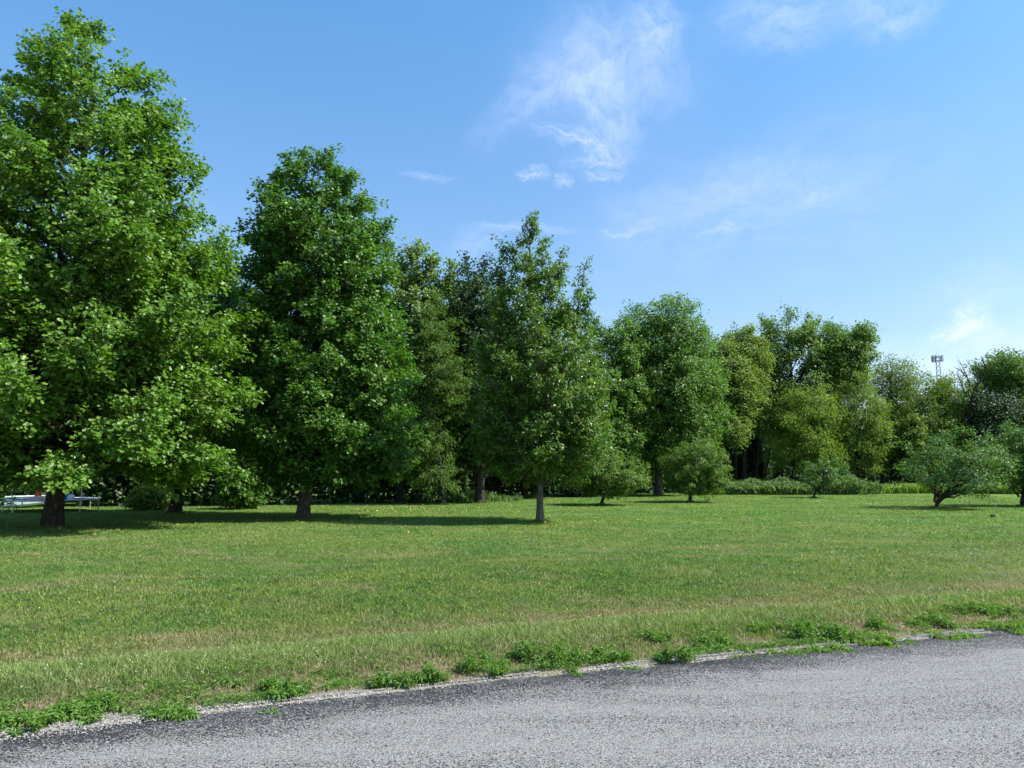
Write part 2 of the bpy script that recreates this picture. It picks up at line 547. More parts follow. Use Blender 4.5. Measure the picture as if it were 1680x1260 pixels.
gx = spaced(-2500, 2500, 340, -16, 16)
gy = spaced(-400, 5000, 420, 2.0, 24)
GX, GY = np.meshgrid(gx, gy)
GZ = terrain(GX, GY)
nx, ny = len(gx), len(gy)
ii, jj = np.meshgrid(np.arange(nx - 1), np.arange(ny - 1))
q = np.stack([jj * nx + ii, jj * nx + ii + 1, (jj + 1) * nx + ii + 1, (jj + 1) * nx + ii], -1).reshape(-1, 4)
me = mk_mesh('lawn', np.stack([GX.ravel(), GY.ravel(), GZ.ravel()], 1), loops=q.ravel(), sizes=np.full(len(q), 4), mat=lawn_ground_mat(), smooth=True)
link('lawn', me, kind='structure')

rx = np.concatenate([np.linspace(-400, -9, 60), np.linspace(-8.9, 10, 700), np.linspace(10.2, 400, 60)])
wob = 0.17 * (vnoise(rx, rx * 0, 11, 2.0) - 0.5) + 0.09 * (vnoise(rx, rx * 0, 12, 7.0) - 0.5)
ts = np.array([0, 0.03, 0.3, 1.0, 2.2, 3.2, 4.2, 5.4, 6.1, 6.4])
tz = np.array([-0.045, 0.0, 0.006, 0.02, 0.045, 0.055, 0.045, 0.02, 0.0, -0.045])
RV = []
for t, z in zip(ts, tz):
    RV.append(np.stack([rx, edge_y(rx) + (wob if t < 0.2 else 0) - t, np.full_like(rx, z - 0.012)], 1))
RV = np.concatenate(RV)
n_ = len(rx)
ii, jj = np.meshgrid(np.arange(n_ - 1), np.arange(len(ts) - 1))
q = np.stack([(jj + 1) * n_ + ii, (jj + 1) * n_ + ii + 1, jj * n_ + ii + 1, jj * n_ + ii], -1).reshape(-1, 4)
me = mk_mesh('road', RV, loops=q.ravel(), sizes=np.full(len(q), 4), mat=road_mat(), smooth=True)
link('road', me, kind='structure')


# ------------------------------------------------------------ leaves
LEAF = {
    # broad four-lobed leaf, folded on the midrib: 6 verts, 2 quads
    'broad': (np.array([(0, 0, 0), (.34, .02, .10), (.50, .48, .16), (.30, .92, .05), (0, .78, 0),
                        (-.30, .92, .05), (-.50, .48, .16), (-.34, .02, .10)]),
              np.array([(0, 1, 2, 3), (0, 3, 4, 4), (0, 4, 5, 5), (0, 5, 6, 7)])),
    'oval': (np.array([(0, 0, 0), (.30, .42, .10), (0, 1, -.12), (-.30, .42, .10)]), np.array([(0, 1, 2), (0, 2, 3)])),
    'long': (np.array([(0, 0, 0), (.17, .40, .05), (0, 1, -.18), (-.17, .40, .05)]), np.array([(0, 1, 2), (0, 2, 3)])),
    'blot': (np.array([(0, 0, 0), (.45, .3, .12), (.25, .95, -.08), (-.2, .8, .1), (-.42, .45, -.05)]), np.array([(0, 1, 2), (0, 2, 3), (0, 3, 4)])),
}
_bl = [(0, 0, 0), (.38, .03, .10), (.27, .32, .09), (.47, .68, .17), (.19, 1.0, .05), (0, .76, 0),
       (-.19, 1.0, .05), (-.47, .68, .17), (-.27, .32, .09), (-.38, .03, .10)]
LEAF['broad'] = (np.array(_bl), np.array([(0, i, i + 1) for i in range(1, 9)]))


def leaves_mesh(name, P, Nrm, T, size, kind, rng, mat):
    tv, tf = LEAF[kind]
    n = len(P)
    Nrm = Nrm / (np.linalg.norm(Nrm, axis=1)[:, None] + 1e-9)
    T = T - Nrm * np.sum(T * Nrm, 1)[:, None]
    T = T / (np.linalg.norm(T, axis=1)[:, None] + 1e-9)
    B = np.cross(T, Nrm)
    s = size * rng.uniform(0.5, 1.4, n)
    k = len(tv)
    V = (P[:, None, :] + s[:, None, None] * (tv[None, :, 0:1] * B[:, None, :] + tv[None, :, 1:2] * T[:, None, :] + tv[None, :, 2:3] * Nrm[:, None, :]))
    L = (np.arange(n)[:, None, None] * k + tf[None]).ravel()
    v = np.repeat(rng.uniform(0, 1, n), k)
    return mk_mesh(name, V.reshape(-1, 3), loops=L, sizes=np.full(n * len(tf), tf.shape[1]), attrs={'v': v}, mat=mat)


def bez(a, b, c, n):
    t = np.linspace(0, 1, n)[:, None]
    return (1 - t) ** 2 * a + 2 * t * (1 - t) * b + t * t * c


def make_tree(name, label, base, prof, seed, mat, bark, leaves=30000, leaf='oval', size=0.1, limbs=60, trunk_r=0.2,
              rise=0.7, sub=0.33, spread=0.16, twigs_per=8, clear=None, lean=None, cat='tree', group=None, gap=0.30,
              droop=0.2, pw=1.3, depth=1.0, shoots=None, up=0.8, jitter=0.22, trunk_top=0.93, flat=1.0, forks=None, inner=0.32, kink=0.0, Y=None, grow=1.0):
    """prof: list of (py, px_left, px_right) outline of the crown in the photo; it is turned into real radii at the tree's distance"""
    rng = np.random.default_rng(seed)
    b = ground(*base)
    Yd = b[1]
    b[2] = float(terrain(b[0], b[1])) - 0.02
    hs, cx, rr = [], [], []
    for py, xl, xr in prof:
        L_, R_ = onplane(xl, py, Yd), onplane(xr, py, Yd)
        hs.append(L_[2] - b[2])
        cx.append((L_[0] + R_[0]) / 2 - b[0])
        rr.append((R_[0] - L_[0]) / 2 * grow)
    hs, cx, rr = np.array(hs)[::-1], np.array(cx)[::-1], np.array(rr)[::-1]
    H, hb = hs[-1], hs[0]
    R = lambda h: np.interp(h, hs, rr)
    CX = lambda h: np.interp(h, hs, cx)
    root = empty(name, b, label=label, category=cat, group=group)
    clear = hb * 0.9 if clear is None else clear
    # trunk line
    nt = 22
    zt = np.linspace(0, H * trunk_top, nt)
    fr = np.clip((zt - clear * 0.5) / (H - clear * 0.5), 0, 1)
    wx = (vnoise(zt * 0.5, zt * 0, seed + 5) - 0.5) * 0.25 * (0.4 + trunk_r) * 2 * fr
    wy = (vnoise(zt * 0.5, zt * 0 + 9, seed + 6) - 0.5) * 0.25 * (0.4 + trunk_r) * 2 * fr
    tx = CX(np.maximum(zt, hb)) * sstep(0, H * 0.5, zt) ** 1.0 + wx
    if lean:
        tx = tx + lean * np.sin(np.clip(zt / H, 0, 1) * pi * 0.5)
    trunk = np.stack([tx, wy, zt], 1)
    k = 14
    trad = trunk_r * (1 - zt / (H * trunk_top)) ** 0.8 * 0.95 + 0.015
    flare = 1 + 0.32 * np.exp(-zt / (trunk_r * 0.9))
    th = np.arange(k) / k * 2 * pi
    buttr = 1 + 0.10 * np.sin(th * 4 + seed)[None, :] * np.exp(-zt / (trunk_r * 2))[:, None] + 0.05 * rng.uniform(-1, 1, (nt, k))
    A = Acc()
    trunk2 = trunk.copy()
    trunk2[0, 2] = -0.08
    A.add(*tube(trunk2, (trad * flare)[:, None] * buttr, k))
    tr_at = lambda z: np.array([np.interp(z, zt, trunk[:, 0]), np.interp(z, zt, trunk[:, 1]), z])
    # limbs
    hh = np.linspace(hb, H, 400)
    wgt = (R(hh) + 0.05) ** pw + 0.02
    cdf = np.cumsum(wgt) / wgt.sum()
    TW, TO, TWW = [], [], []
    ga = rng.uniform(0, 6.28)
    for i in range(limbs):
        u = (i + rng.uniform(0.1, 0.9)) / limbs
        he = np.interp(u, cdf, hh)
        az = ga + i * 2.39996 + rng.normal(0, 0.25)
        Re = R(he)
        k_out = rng.choice([rng.uniform(0.55, 0.85), rng.uniform(0.85, 1.02)], p=[gap, 1 - gap])
        end = np.array([CX(he) + Re * k_out * cos(az), Re * k_out * depth * sin(az), he])
        horiz = math.hypot(end[0] - np.interp(he, zt, trunk[:, 0]), end[1])
        hz = he - rise * horiz * rng.uniform(0.75, 1.2)
        hz = min(max(hz, clear * rng.uniform(0.85, 1.1)), H * trunk_top * 0.98)
        st = tr_at(hz)
        midp = st * 0.45 + end * 0.55
        midp[2] += (0.10 * horiz * (1 if hz < he else 1.2)) - droop * 0.3 * horiz * 0.3
        if kink:
            midp = midp + rng.normal(0, kink, 3) * horiz
        n = 9
        path = bez(st, midp, end, n)
        path[1:-1] += rng.normal(0, 0.02, (n - 2, 3)) * (horiz + 0.3)
        L = np.linalg.norm(end - st)
        r0 = min(np.interp(hz, zt, trad) * 0.62, 0.012 + 0.018 * L)
        A.tube(path, np.linspace(r0, 0.006, n), 5)
        d = end - st
        d /= np.linalg.norm(d) + 1e-9
        side = np.cross(d, [0, 0, 1.0])
        side /= np.linalg.norm(side) + 1e-9
        ns = max(3, int(3 + L * 2.6))
        for s_ in range(ns):
            f = inner + (1 - inner) * (s_ + rng.uniform(0, 1)) / ns
            p0 = np.array([np.interp(f * (n - 1), np.arange(n), path[:, c]) for c in range(3)])
            sg = 1 if s_ % 2 else -1
            dirv = d * rng.uniform(0.35, 0.9) + side * sg * rng.uniform(0.4, 1.0) + np.array([0, 0, rng.uniform(-0.25 - droop, 0.55) * flat]) + rng.normal(0, 0.12, 3)
            dirv /= np.linalg.norm(dirv)
            sl = sub * (0.35 + 0.75 * (1.15 - f)) * (0.5 + 0.5 * min(Re, 2.5)) * rng.uniform(0.7, 1.25)
            p2 = p0 + dirv * sl
            p1 = (p0 + p2) / 2 + np.array([0, 0, 0.08 * sl])
            p2[2] -= droop * sl * 0.4
            sp = bez(p0, p1, p2, 4)
            A.tube(sp, np.linspace(0.010 + 0.008 * sl, 0.003, 4), 3)
            ntw = max(3, int(sl / 0.085))
            uu = rng.uniform(0.15, 1.05, ntw)[:, None]
            q_ = (1 - uu) ** 2 * p0 + 2 * uu * (1 - uu) * p1 + uu * uu * p2
            q_ = q_ + rng.normal(0, 1, (ntw, 3)) * jitter * np.array([1, 1, 0.7 * flat]) * min(1, 0.35 + sl)
            TW.append(q_)
            TO.append(np.tile(dirv, (ntw, 1)))
    if shoots:
        for (bx, by, ex, ey) in shoots:
            p0 = onplane(bx, by, Yd) - b
            p2 = onplane(ex, ey, Yd) - b
            sp = bez(p0, (p0 + p2) / 2 + rng.normal(0, 0.05, 3), p2, 6)
            A.tube(sp, np.linspace(0.03, 0.004, 6), 4)
            ntw = int(np.linalg.norm(p2 - p0) / 0.06)
            uu = rng.uniform(0.0, 1.0, ntw)[:, None]
            TW.append(p0 + (p2 - p0) * uu + rng.normal(0, 0.08, (ntw, 3)))
            TO.append(np.tile((p2 - p0) / np.linalg.norm(p2 - p0), (ntw, 1)))
    if forks:
        for pts, r0 in forks:
            pp = np.array([onplane(x, y, Yd) - b + np.array([0, dy, 0]) for x, y, dy in pts])
            t = np.linspace(0, 1, len(pp))
            tt = np.linspace(0, 1, 12)
            pth = np.stack([np.interp(tt, t, pp[:, c]) for c in range(3)], 1)
            pth[1:-1] = (pth[:-2] + pth[1:-1] * 2 + pth[2:]) / 4
            A.tube(pth, np.linspace(r0, r0 * 0.25, 12), 7)
    TW = np.concatenate(TW)
    TO = np.concatenate(TO)
    per = leaves / len(TW)
    cnt = rng.poisson(per, len(TW))
    idx = np.repeat(np.arange(len(TW)), cnt)
    n = len(idx)
    off = rng.normal(0, 1, (n, 3))
    off /= np.linalg.norm(off, axis=1)[:, None]
    off *= (rng.uniform(0, 1, n) ** 0.5)[:, None] * spread
    off[:, 2] *= flat
    P = TW[idx] + off
    h = P[:, 2]
    ax = np.stack([np.interp(h, zt, trunk[:, 0]), np.zeros(n), h - R(np.clip(h, hb, H)) * 0.3], 1)
    outw = P - ax
    outw /= np.linalg.norm(outw, axis=1)[:, None] + 1e-9
    Nn = np.array([0, 0, up]) + outw * 0.55 + rng.normal(0, 0.55, (n, 3))
    T = TO[idx] * 0.6 + off / spread * 0.8 + rng.normal(0, 0.4, (n, 3)) + np.array([0, 0, -0.35 - droop])
    lm = leaves_mesh('crown', P, Nn, T, size, leaf, rng, mat)
    link('crown', lm, root)
    link('trunk', A.mesh('trunk', bark, smooth=True), root)
    return root


# ------------------------------------------------------------ leaf and bark materials
M_tulip = leaf_mat('tulip_leaves', (0.064, 0.150, 0.015), (0.135, 0.239, 0.028), (0.16, 0.22, 0.07), rough=0.42)
M_tulip2 = leaf_mat('tulip_leaves_deep', (0.041, 0.117, 0.012), (0.088, 0.181, 0.021), (0.16, 0.21, 0.07), rough=0.42)
M_pear = leaf_mat('small_tree_leaves', (0.057, 0.126, 0.018), (0.118, 0.204, 0.029), (0.15, 0.16, 0.05), rough=0.4)
M_oak = leaf_mat('background_leaves', (0.077, 0.152, 0.026), (0.151, 0.240, 0.041), (0.12, 0.15, 0.06), rough=0.5)
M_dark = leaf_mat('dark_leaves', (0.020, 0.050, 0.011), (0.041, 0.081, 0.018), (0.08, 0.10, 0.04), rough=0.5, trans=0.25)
M_cyp = leaf_mat('feathery_needles', (0.063, 0.130, 0.020), (0.108, 0.190, 0.029), (0.10, 0.13, 0.04), rough=0.6)
M_maple = leaf_mat('maple_leaves', (0.065, 0.140, 0.021), (0.120, 0.214, 0.032), (0.14, 0.18, 0.08), rough=0.45)
M_cotton = leaf_mat('cottonwood_leaves', (0.090, 0.157, 0.038), (0.160, 0.242, 0.064), (0.18, 0.22, 0.14), rough=0.42)
M_willow = leaf_mat('willow_leaves', (0.141, 0.217, 0.024), (0.226, 0.311, 0.041), (0.16, 0.20, 0.05), rough=0.6)
M_willow2 = leaf_mat('dull_willow_leaves', (0.109, 0.170, 0.028), (0.176, 0.242, 0.041), (0.15, 0.18, 0.06), rough=0.6)
M_fruit = leaf_mat('apple_leaves', (0.063, 0.133, 0.029), (0.111, 0.202, 0.048), (0.22, 0.25, 0.15), rough=0.45)
M_bushy = leaf_mat('shrub_leaves', (0.071, 0.142, 0.018), (0.131, 0.213, 0.031), (0.20, 0.17, 0.06), rough=0.5)
M_silver = leaf_mat('silvery_leaves', (0.10, 0.13, 0.07), (0.17, 0.20, 0.12), (0.25, 0.28, 0.2), rough=0.5)
B_grey = bark_mat('grey_bark', (0.050, 0.043, 0.036), (0.16, 0.14, 0.12))
B_pale = bark_mat('pale_grey_bark', (0.085, 0.078, 0.068), (0.24, 0.22, 0.19))
B_brown = bark_mat('brown_bark', (0.030, 0.024, 0.018), (0.095, 0.078, 0.060))
B_dark = bark_mat('dark_bark', (0.020, 0.016, 0.013), (0.060, 0.050, 0.040))

# ------------------------------------------------------------ trees, left to right
make_tree('tulip_tree', 'largest broad-leaved tree, at the left edge, thick brown trunk beside the trampoline', (85, 866),
          [(24, 105, 145), (70, 82, 200), (120, 40, 250), (165, 25, 288), (230, -30, 308), (300, -80, 338), (380, -120, 378), (480, -150, 400),
           (600, -170, 408), (700, -150, 405), (770, -100, 385), (800, -20, 330)],
          11, M_tulip, B_brown, leaves=225000, leaf='broad', size=0.108, limbs=165, pw=1.0, inner=0.36, jitter=0.24, gap=0.2, trunk_r=0.25, clear=2.0, sub=0.55, spread=0.20, rise=0.75,
          shoots=[(125, 60, 104, 20), (80, 130, 28, 85), (60, 150, 15, 125)])
make_tree('tulip_tree', 'tall broad-leaved tree close behind the largest left one, dark leaning trunk', (287, 844),
          [(400, 300, 345), (450, 250, 400), (520, 225, 428), (640, 200, 425), (740, 200, 420), (780, 235, 405)],
          12, M_tulip, B_dark, leaves=70000, leaf='broad', size=0.108, limbs=95, inner=0.38, trunk_r=0.2, clear=1.6, sub=0.5, spread=0.20)
make_tree('tulip_tree', 'dense dark green pointed tree, second from the left, with bare grey lower trunk', (497, 850),
          [(234, 503, 530), (262, 472, 562), (310, 432, 600), (370, 402, 632), (430, 400, 640), (490, 412, 655), (560, 402, 682),
           (650, 398, 696), (730, 398, 690), (785, 420, 660)],
          13, M_tulip2, B_grey, leaves=165000, leaf='broad', size=0.102, limbs=150, pw=1.05, inner=0.36, jitter=0.22, gap=0.2, trunk_r=0.2, clear=1.3, sub=0.52, spread=0.19, rise=0.75)
make_tree('pear_tree', 'young cone-shaped tree standing alone mid lawn with slim pale grey trunk', (886, 857),
          [(362, 866, 878), (400, 838, 900), (440, 806, 925), (500, 790, 955), (560, 782, 985), (640, 774, 1018), (720, 772, 1012),
           (765, 790, 985), (788, 830, 930)],
          14, M_pear, B_pale, leaves=105000, leaf='oval', size=0.102, limbs=130, pw=1.1, inner=0.36, jitter=0.2, trunk_r=0.105, clear=1.35, sub=0.42, spread=0.13, rise=1.1, gap=0.28,
          shoots=[(872, 400, 877, 350), (850, 440, 812, 388), (915, 460, 925, 405), (945, 520, 960, 432), (930, 540, 972, 478), (960, 570, 966, 508), (830, 470, 806, 436)])
make_tree('maple_tree', 'olive-topped tree rising behind the dense dark pointed tree', (656, 827),
          [(392, 660, 690), (430, 628, 722), (500, 622, 735), (600, 615, 740), (700, 610, 725), (760, 640, 700)],
          15, M_cotton, B_dark, leaves=40000, leaf='blot', size=0.15, limbs=60, trunk_r=0.22, sub=0.6, spread=0.25, rise=1.3,
          shoots=[(640, 440, 634, 392), (678, 430, 684, 398), (705, 450, 712, 420), (735, 480, 742, 430)])
make_tree('maple_tree', 'dark multi-pronged tree just left of and behind the lone slim tree, thick gnarled trunk', (787, 825),
          [(420, 765, 795), (450, 735, 825), (500, 705, 850), (600, 690, 860), (700, 700, 860), (765, 740, 850)],
          16, M_dark, B_brown, leaves=46000, leaf='blot', size=0.15, limbs=75, trunk_r=0.24, sub=0.6, spread=0.24, rise=1.2,
          shoots=[(770, 450, 762, 415), (785, 460, 795, 425), (735, 480, 742, 432), (715, 470, 712, 425)])
make_tree('cypress_tree', 'feathery olive layered conifer between the dark pointed tree and the lone slim tree', (726, 828),
          [(476, 690, 715), (520, 662, 745), (600, 650, 782), (660, 650, 765), (700, 650, 750), (760, 648, 756), (800, 665, 745)],
          17, M_cyp, B_brown, leaves=52000, leaf='long', size=0.13, limbs=62, trunk_r=0.15, sub=0.75, spread=0.2, rise=0.25, droop=0.6, flat=0.85, kink=0.18,
          jitter=0.24, gap=0.5, up=1.2)
make_tree('maple_tree', 'mid green tree tucked behind the right side of the lone slim tree', (1000, 815),
          [(516, 978, 1022), (545, 955, 1050), (640, 945, 1070), (720, 948, 1060), (765, 960, 1040)],
          18, M_maple, B_dark, leaves=42000, leaf='blot', size=0.14, limbs=60, trunk_r=0.22, sub=0.6, spread=0.24)
make_tree('maple_tree', 'big round-topped bright green tree with dark grey trunk right of centre', (1080, 813),
          [(490, 1052, 1112), (508, 1022, 1145), (550, 1008, 1170), (610, 1008, 1188), (660, 1012, 1192), (710, 1020, 1186), (745, 1030, 1170), (775, 1050, 1135)],
          19, M_maple, B_grey, leaves=120000, leaf='blot', size=0.135, limbs=135, inner=0.35, gap=0.15, jitter=0.3, trunk_r=0.27, clear=1.8, sub=0.7, spread=0.26, rise=1.0, up=0.9)

# far right tree line
FAR = dict(leaf='blot', limbs=42, spread=0.33, sub=0.85, jitter=0.34, gap=0.35, kink=0.08, inner=0.42, grow=1.12)
make_tree('willow_tree', 'slender hazy willow just right of the big round-topped tree', (1182, 807),
          [(552, 1160, 1195), (600, 1150, 1225), (650, 1150, 1232), (700, 1155, 1230), (725, 1170, 1215)],
          21, M_willow2, B_dark, leaves=30000, size=0.155, trunk_r=0.2, **FAR)
make_tree('willow_tree', 'tall narrow willow with dark bare trunk left of the silvery-leaved far tree', (1222, 806),
          [(538, 1198, 1232), (570, 1188, 1250), (620, 1192, 1256), (660, 1195, 1250), (690, 1205, 1240)],
          22, M_willow2, B_dark, leaves=30000, size=0.155, trunk_r=0.2, **FAR)
make_tree('cottonwood_tree', 'tallest far tree with silvery green spiky top over dark trunks', (1272, 805),
          [(511, 1285, 1308), (530, 1245, 1335), (570, 1238, 1350), (620, 1242, 1352), (680, 1250, 1345), (715, 1265, 1330)],
          23, M_cotton, B_dark, leaves=40000, leaf='blot', size=0.17, limbs=46, trunk_r=0.28, sub=0.85, gap=0.4, inner=0.45, grow=1.02, spread=0.34, jitter=0.3, rise=1.3,
          shoots=[(1290, 540, 1297, 508), (1262, 550, 1250, 516), (1320, 550, 1326, 512)])
make_tree('willow_tree', 'tall dark flat-topped far tree on leaning dark limbs right of the silvery one', (1378, 805),
          [(532, 1362, 1395), (550, 1345, 1422), (590, 1345, 1424), (620, 1348, 1410), (650, 1350, 1395)],
          24, M_oak, B_dark, leaves=32000, size=0.16, trunk_r=0.2, forks=[([(1362, 760, 0), (1368, 700, 0), (1385, 640, .3), (1408, 590, .5)], 0.15)], **FAR)
make_tree('willow_tree', 'rounded yellow-green willow in front of the tallest far trees', (1318, 806),
          [(630, 1295, 1345), (655, 1265, 1370), (690, 1258, 1385), (730, 1258, 1386), (762, 1270, 1370)],
          25, M_willow, B_dark, leaves=42000, leaf='long', size=0.20, limbs=60, inner=0.45, gap=0.35, grow=1.08, trunk_r=0.13, sub=0.9, spread=0.30, jitter=0.26, droop=0.5)
make_tree('willow_tree', 'drooping dull green willow right of the rounded yellow-green one', (1405, 806),
          [(600, 1392, 1420), (630, 1370, 1432), (680, 1362, 1446), (730, 1370, 1446), (775, 1385, 1430)],
          26, M_willow2, B_dark, leaves=20000, leaf='long', size=0.24, limbs=52, inner=0.45, gap=0.35, grow=1.1, trunk_r=0.13, sub=0.9, spread=0.30, jitter=0.26, droop=0.5)
make_tree('willow_tree', 'sparse wispy tree with slanting dark limbs left of the cell tower', (1445, 804),
          [(586, 1450, 1480), (605, 1425, 1500), (635, 1425, 1502), (650, 1440, 1490)],
          27, M_willow2, B_dark, leaves=5200, leaf='long', size=0.24, limbs=40, trunk_r=0.12, sub=0.9, spread=0.4, jitter=0.4, gap=0.5,
          forks=[([(1447, 700, 0), (1457, 665, 0), (1461, 640, .2), (1470, 625, .4)], 0.16), ([(1420, 665, 0), (1445, 640, 0), (1470, 622, 0)], 0.09)])
make_tree('willow_tree', 'low green tree filling below the wispy tree behind the weeds', (1462, 804),
          [(655, 1445, 1490), (685, 1430, 1500), (730, 1425, 1505), (775, 1440, 1495)],
          28, M_willow2, B_dark, leaves=26000, size=0.15, trunk_r=0.12, **FAR)
make_tree('willow_tree', 'pale green far tree straight below the cell tower', (1520, 805),
          [(612, 1505, 1545), (635, 1480, 1560), (680, 1472, 1562), (730, 1475, 1555), (765, 1490, 1545)],
          29, M_willow2, B_dark, leaves=19000, leaf='long', size=0.24, limbs=50, inner=0.45, gap=0.35, grow=1.1, trunk_r=0.14, sub=0.9, spread=0.30, jitter=0.3, droop=0.4)
make_tree('willow_tree', 'olive rounded far tree just right of the cell tower', (1566, 805),
          [(618, 1550, 1592), (640, 1538, 1606), (690, 1535, 1608), (740, 1540, 1600), (770, 1550, 1590)],
          30, M_willow, B_dark, leaves=17000, leaf='long', size=0.23, limbs=48, inner=0.45, gap=0.35, grow=1.1, trunk_r=0.14, sub=0.9, spread=0.30, jitter=0.28, droop=0.4)
make_tree('locust_tree', 'umbrella-topped tall tree on a bare dark trunk at the far right', (1648, 805),
          [(584, 1628, 1672), (598, 1608, 1692), (620, 1606, 1700), (640, 1625, 1695), (655, 1640, 1680)],
          31, M_oak, B_dark, leaves=24000, size=0.15, trunk_r=0.2, forks=[([(1648, 720, 0), (1646, 680, 0), (1655, 640, 0), (1662, 615, 0)], 0.17),
                                                                      ([(1647, 680, 0), (1635, 650, 0), (1625, 625, 0)], 0.1)], **FAR)
make_tree('locust_tree', 'dark green lower tree in front of the umbrella-topped one', (1622, 806),
          [(640, 1605, 1640), (665, 1588, 1655), (705, 1584, 1664), (745, 1595, 1660), (775, 1610, 1650)],
          32, M_dark, B_dark, leaves=26000, size=0.15, trunk_r=0.15, **FAR)
make_tree('locust_tree', 'green tree cut off by the right edge of the photo above the apple trees', (1692, 806),
          [(645, 1680, 1720), (670, 1668, 1735), (710, 1665, 1745), (750, 1670, 1740)],
          33, M_oak, B_dark, leaves=22000, size=0.15, trunk_r=0.15, **FAR)

# thin dark trunks in the shade under the far willows
for i_, (bx, tx_, ty_) in enumerate([(1192, 1196, 640), (1208, 1206, 655), (1240, 1244, 640), (1252, 1262, 660), (1284, 1280, 650), (1297, 1303, 690),
                                     (1342, 1350, 680), (1386, 1380, 660), (1432, 1440, 690), (1500, 1496, 680), (1546, 1552, 690), (1604, 1600, 700)]):
    make_tree('slender_tree', 'thin dark-stemmed young tree in the shade under the far willows', (bx, 806),
              [(ty_, tx_ - 6, tx_ + 6), (ty_ + 15, tx_ - 18, tx_ + 18), (ty_ + 40, tx_ - 20, tx_ + 20), (ty_ + 55, tx_ - 10, tx_ + 10)],
              130 + i_, M_willow2 if i_ % 2 else M_oak, B_dark, leaves=2600, leaf='blot', size=0.17, limbs=16, trunk_r=0.10, sub=0.6, spread=0.3, jitter=0.25,
              group='thin young trees under the far willows')

# bare branched snag
rng = np.random.default_rng(5)
sb = ground(1585, 806)
Ys = sb[1]
sn = empty('dead_tree', sb, label='leafless dead tree with thin bare twigs against the sky at far right', category='tree')
A = Acc()
limbs_px = [[(1585, 806), (1586, 740), (1588, 670), (1594, 640), (1606, 622), (1612, 606), (1603, 590), (1601, 586)],
            [(1594, 640), (1585, 618), (1577, 605), (1572, 597)], [(1588, 655), (1578, 632), (1570, 612), (1572, 606)],
            [(1606, 622), (1600, 612), (1599, 604)], [(1585, 618), (1581, 608), (1574, 600)]]
trunk_obj = None
for li, pl in enumerate(limbs_px):
    pts = np.array([onplane(x, y, Ys) - sb for x, y in pl])
    tt = np.linspace(0, 1, 14)
    t0 = np.linspace(0, 1, len(pts))
    pth = np.stack([np.interp(tt, t0, pts[:, c]) for c in range(3)], 1)
    pth[:, 1] += np.linspace(0, (li - 2) * 0.4, 14)
    if li == 0:
        A.tube(pth, np.linspace(0.17, 0.02, 14), 8)
        t_me = A.mesh('trunk', B_dark, smooth=True)
        link('trunk', t_me, sn)
    else:
        A = Acc()
        A.tube(pth, np.linspace(0.06, 0.012, 14), 5)
        for k in range(5):
            i0 = rng.integers(4, 13)
            e = pth[i0] + rng.normal(0, 0.35, 3) + [0, 0, 0.4]
            A.tube(np.stack([pth[i0], (pth[i0] + e) / 2 + rng.normal(0, .05, 3), e]), [0.018, 0.012, 0.006], 4)
        link('branch', A.mesh('branch', B_dark, smooth=True), sn)

# small lawn trees
make_tree('small_tree', 'low round lawn tree nearest the lone slim tree, its crown leaning right', (987, 829),
          [(737, 985, 1020), (752, 955, 1050), (775, 938, 1066), (795, 940, 1068), (808, 955, 1050)],
          41, M_bushy, B_brown, leaves=26000, leaf='oval', size=0.095, limbs=60, trunk_r=0.07, clear=0.5, kink=0.12, inner=0.4, gap=0.4, sub=0.42, spread=0.13, jitter=0.15, rise=0.9,
          group='small round trees on the lawn')
make_tree('small_tree', 'full yellow-green round lawn tree in front of the big round-topped tree', (1132, 824),
          [(722, 1115, 1160), (740, 1095, 1190), (765, 1088, 1200), (790, 1090, 1198), (806, 1100, 1180)],
          42, M_bushy, B_brown, leaves=26000, leaf='oval', size=0.10, limbs=60, trunk_r=0.08, clear=0.5, kink=0.12, inner=0.4, gap=0.4, sub=0.46, spread=0.14, jitter=0.16, rise=0.9,
          group='small round trees on the lawn')
make_tree('small_tree', 'smallest sparse lawn tree, standing before the tall weeds', (1335, 817),
          [(750, 1335, 1362), (764, 1312, 1385), (780, 1308, 1394), (792, 1318, 1385)],
          43, M_fruit, B_brown, leaves=6500, leaf='oval', size=0.10, limbs=26, inner=0.45, kink=0.1, trunk_r=0.06, clear=0.5, sub=0.35, spread=0.14, jitter=0.15, rise=0.9, gap=0.45,
          group='small round trees on the lawn')
make_tree('apple_tree', 'wide apple tree on a leaning forked trunk, nearest on the right', (1535, 834),
          [(702, 1560, 1590), (718, 1520, 1622), (740, 1480, 1645), (768, 1468, 1655), (788, 1500, 1655), (806, 1540, 1640)],
          44, M_fruit, B_brown, lean=0.3, leaves=13500, leaf='oval', size=0.10, limbs=30, inner=0.4, kink=0.12, trunk_r=0.07, clear=0.45, sub=0.55, spread=0.15, jitter=0.14, rise=0.6, gap=0.45,
          shoots=[(1560, 740, 1555, 702), (1590, 735, 1592, 700), (1500, 745, 1478, 722), (1530, 740, 1518, 708), (1615, 745, 1628, 712), (1480, 790, 1462, 795)],
          forks=[([(1533, 822, 0), (1537, 805, .1), (1538, 780, .2), (1530, 750, .2)], 0.06), ([(1534, 824, 0), (1548, 812, 0), (1562, 798, 0), (1590, 780, 0), (1625, 770, 0)], 0.085)],
          group='apple trees on the lawn')
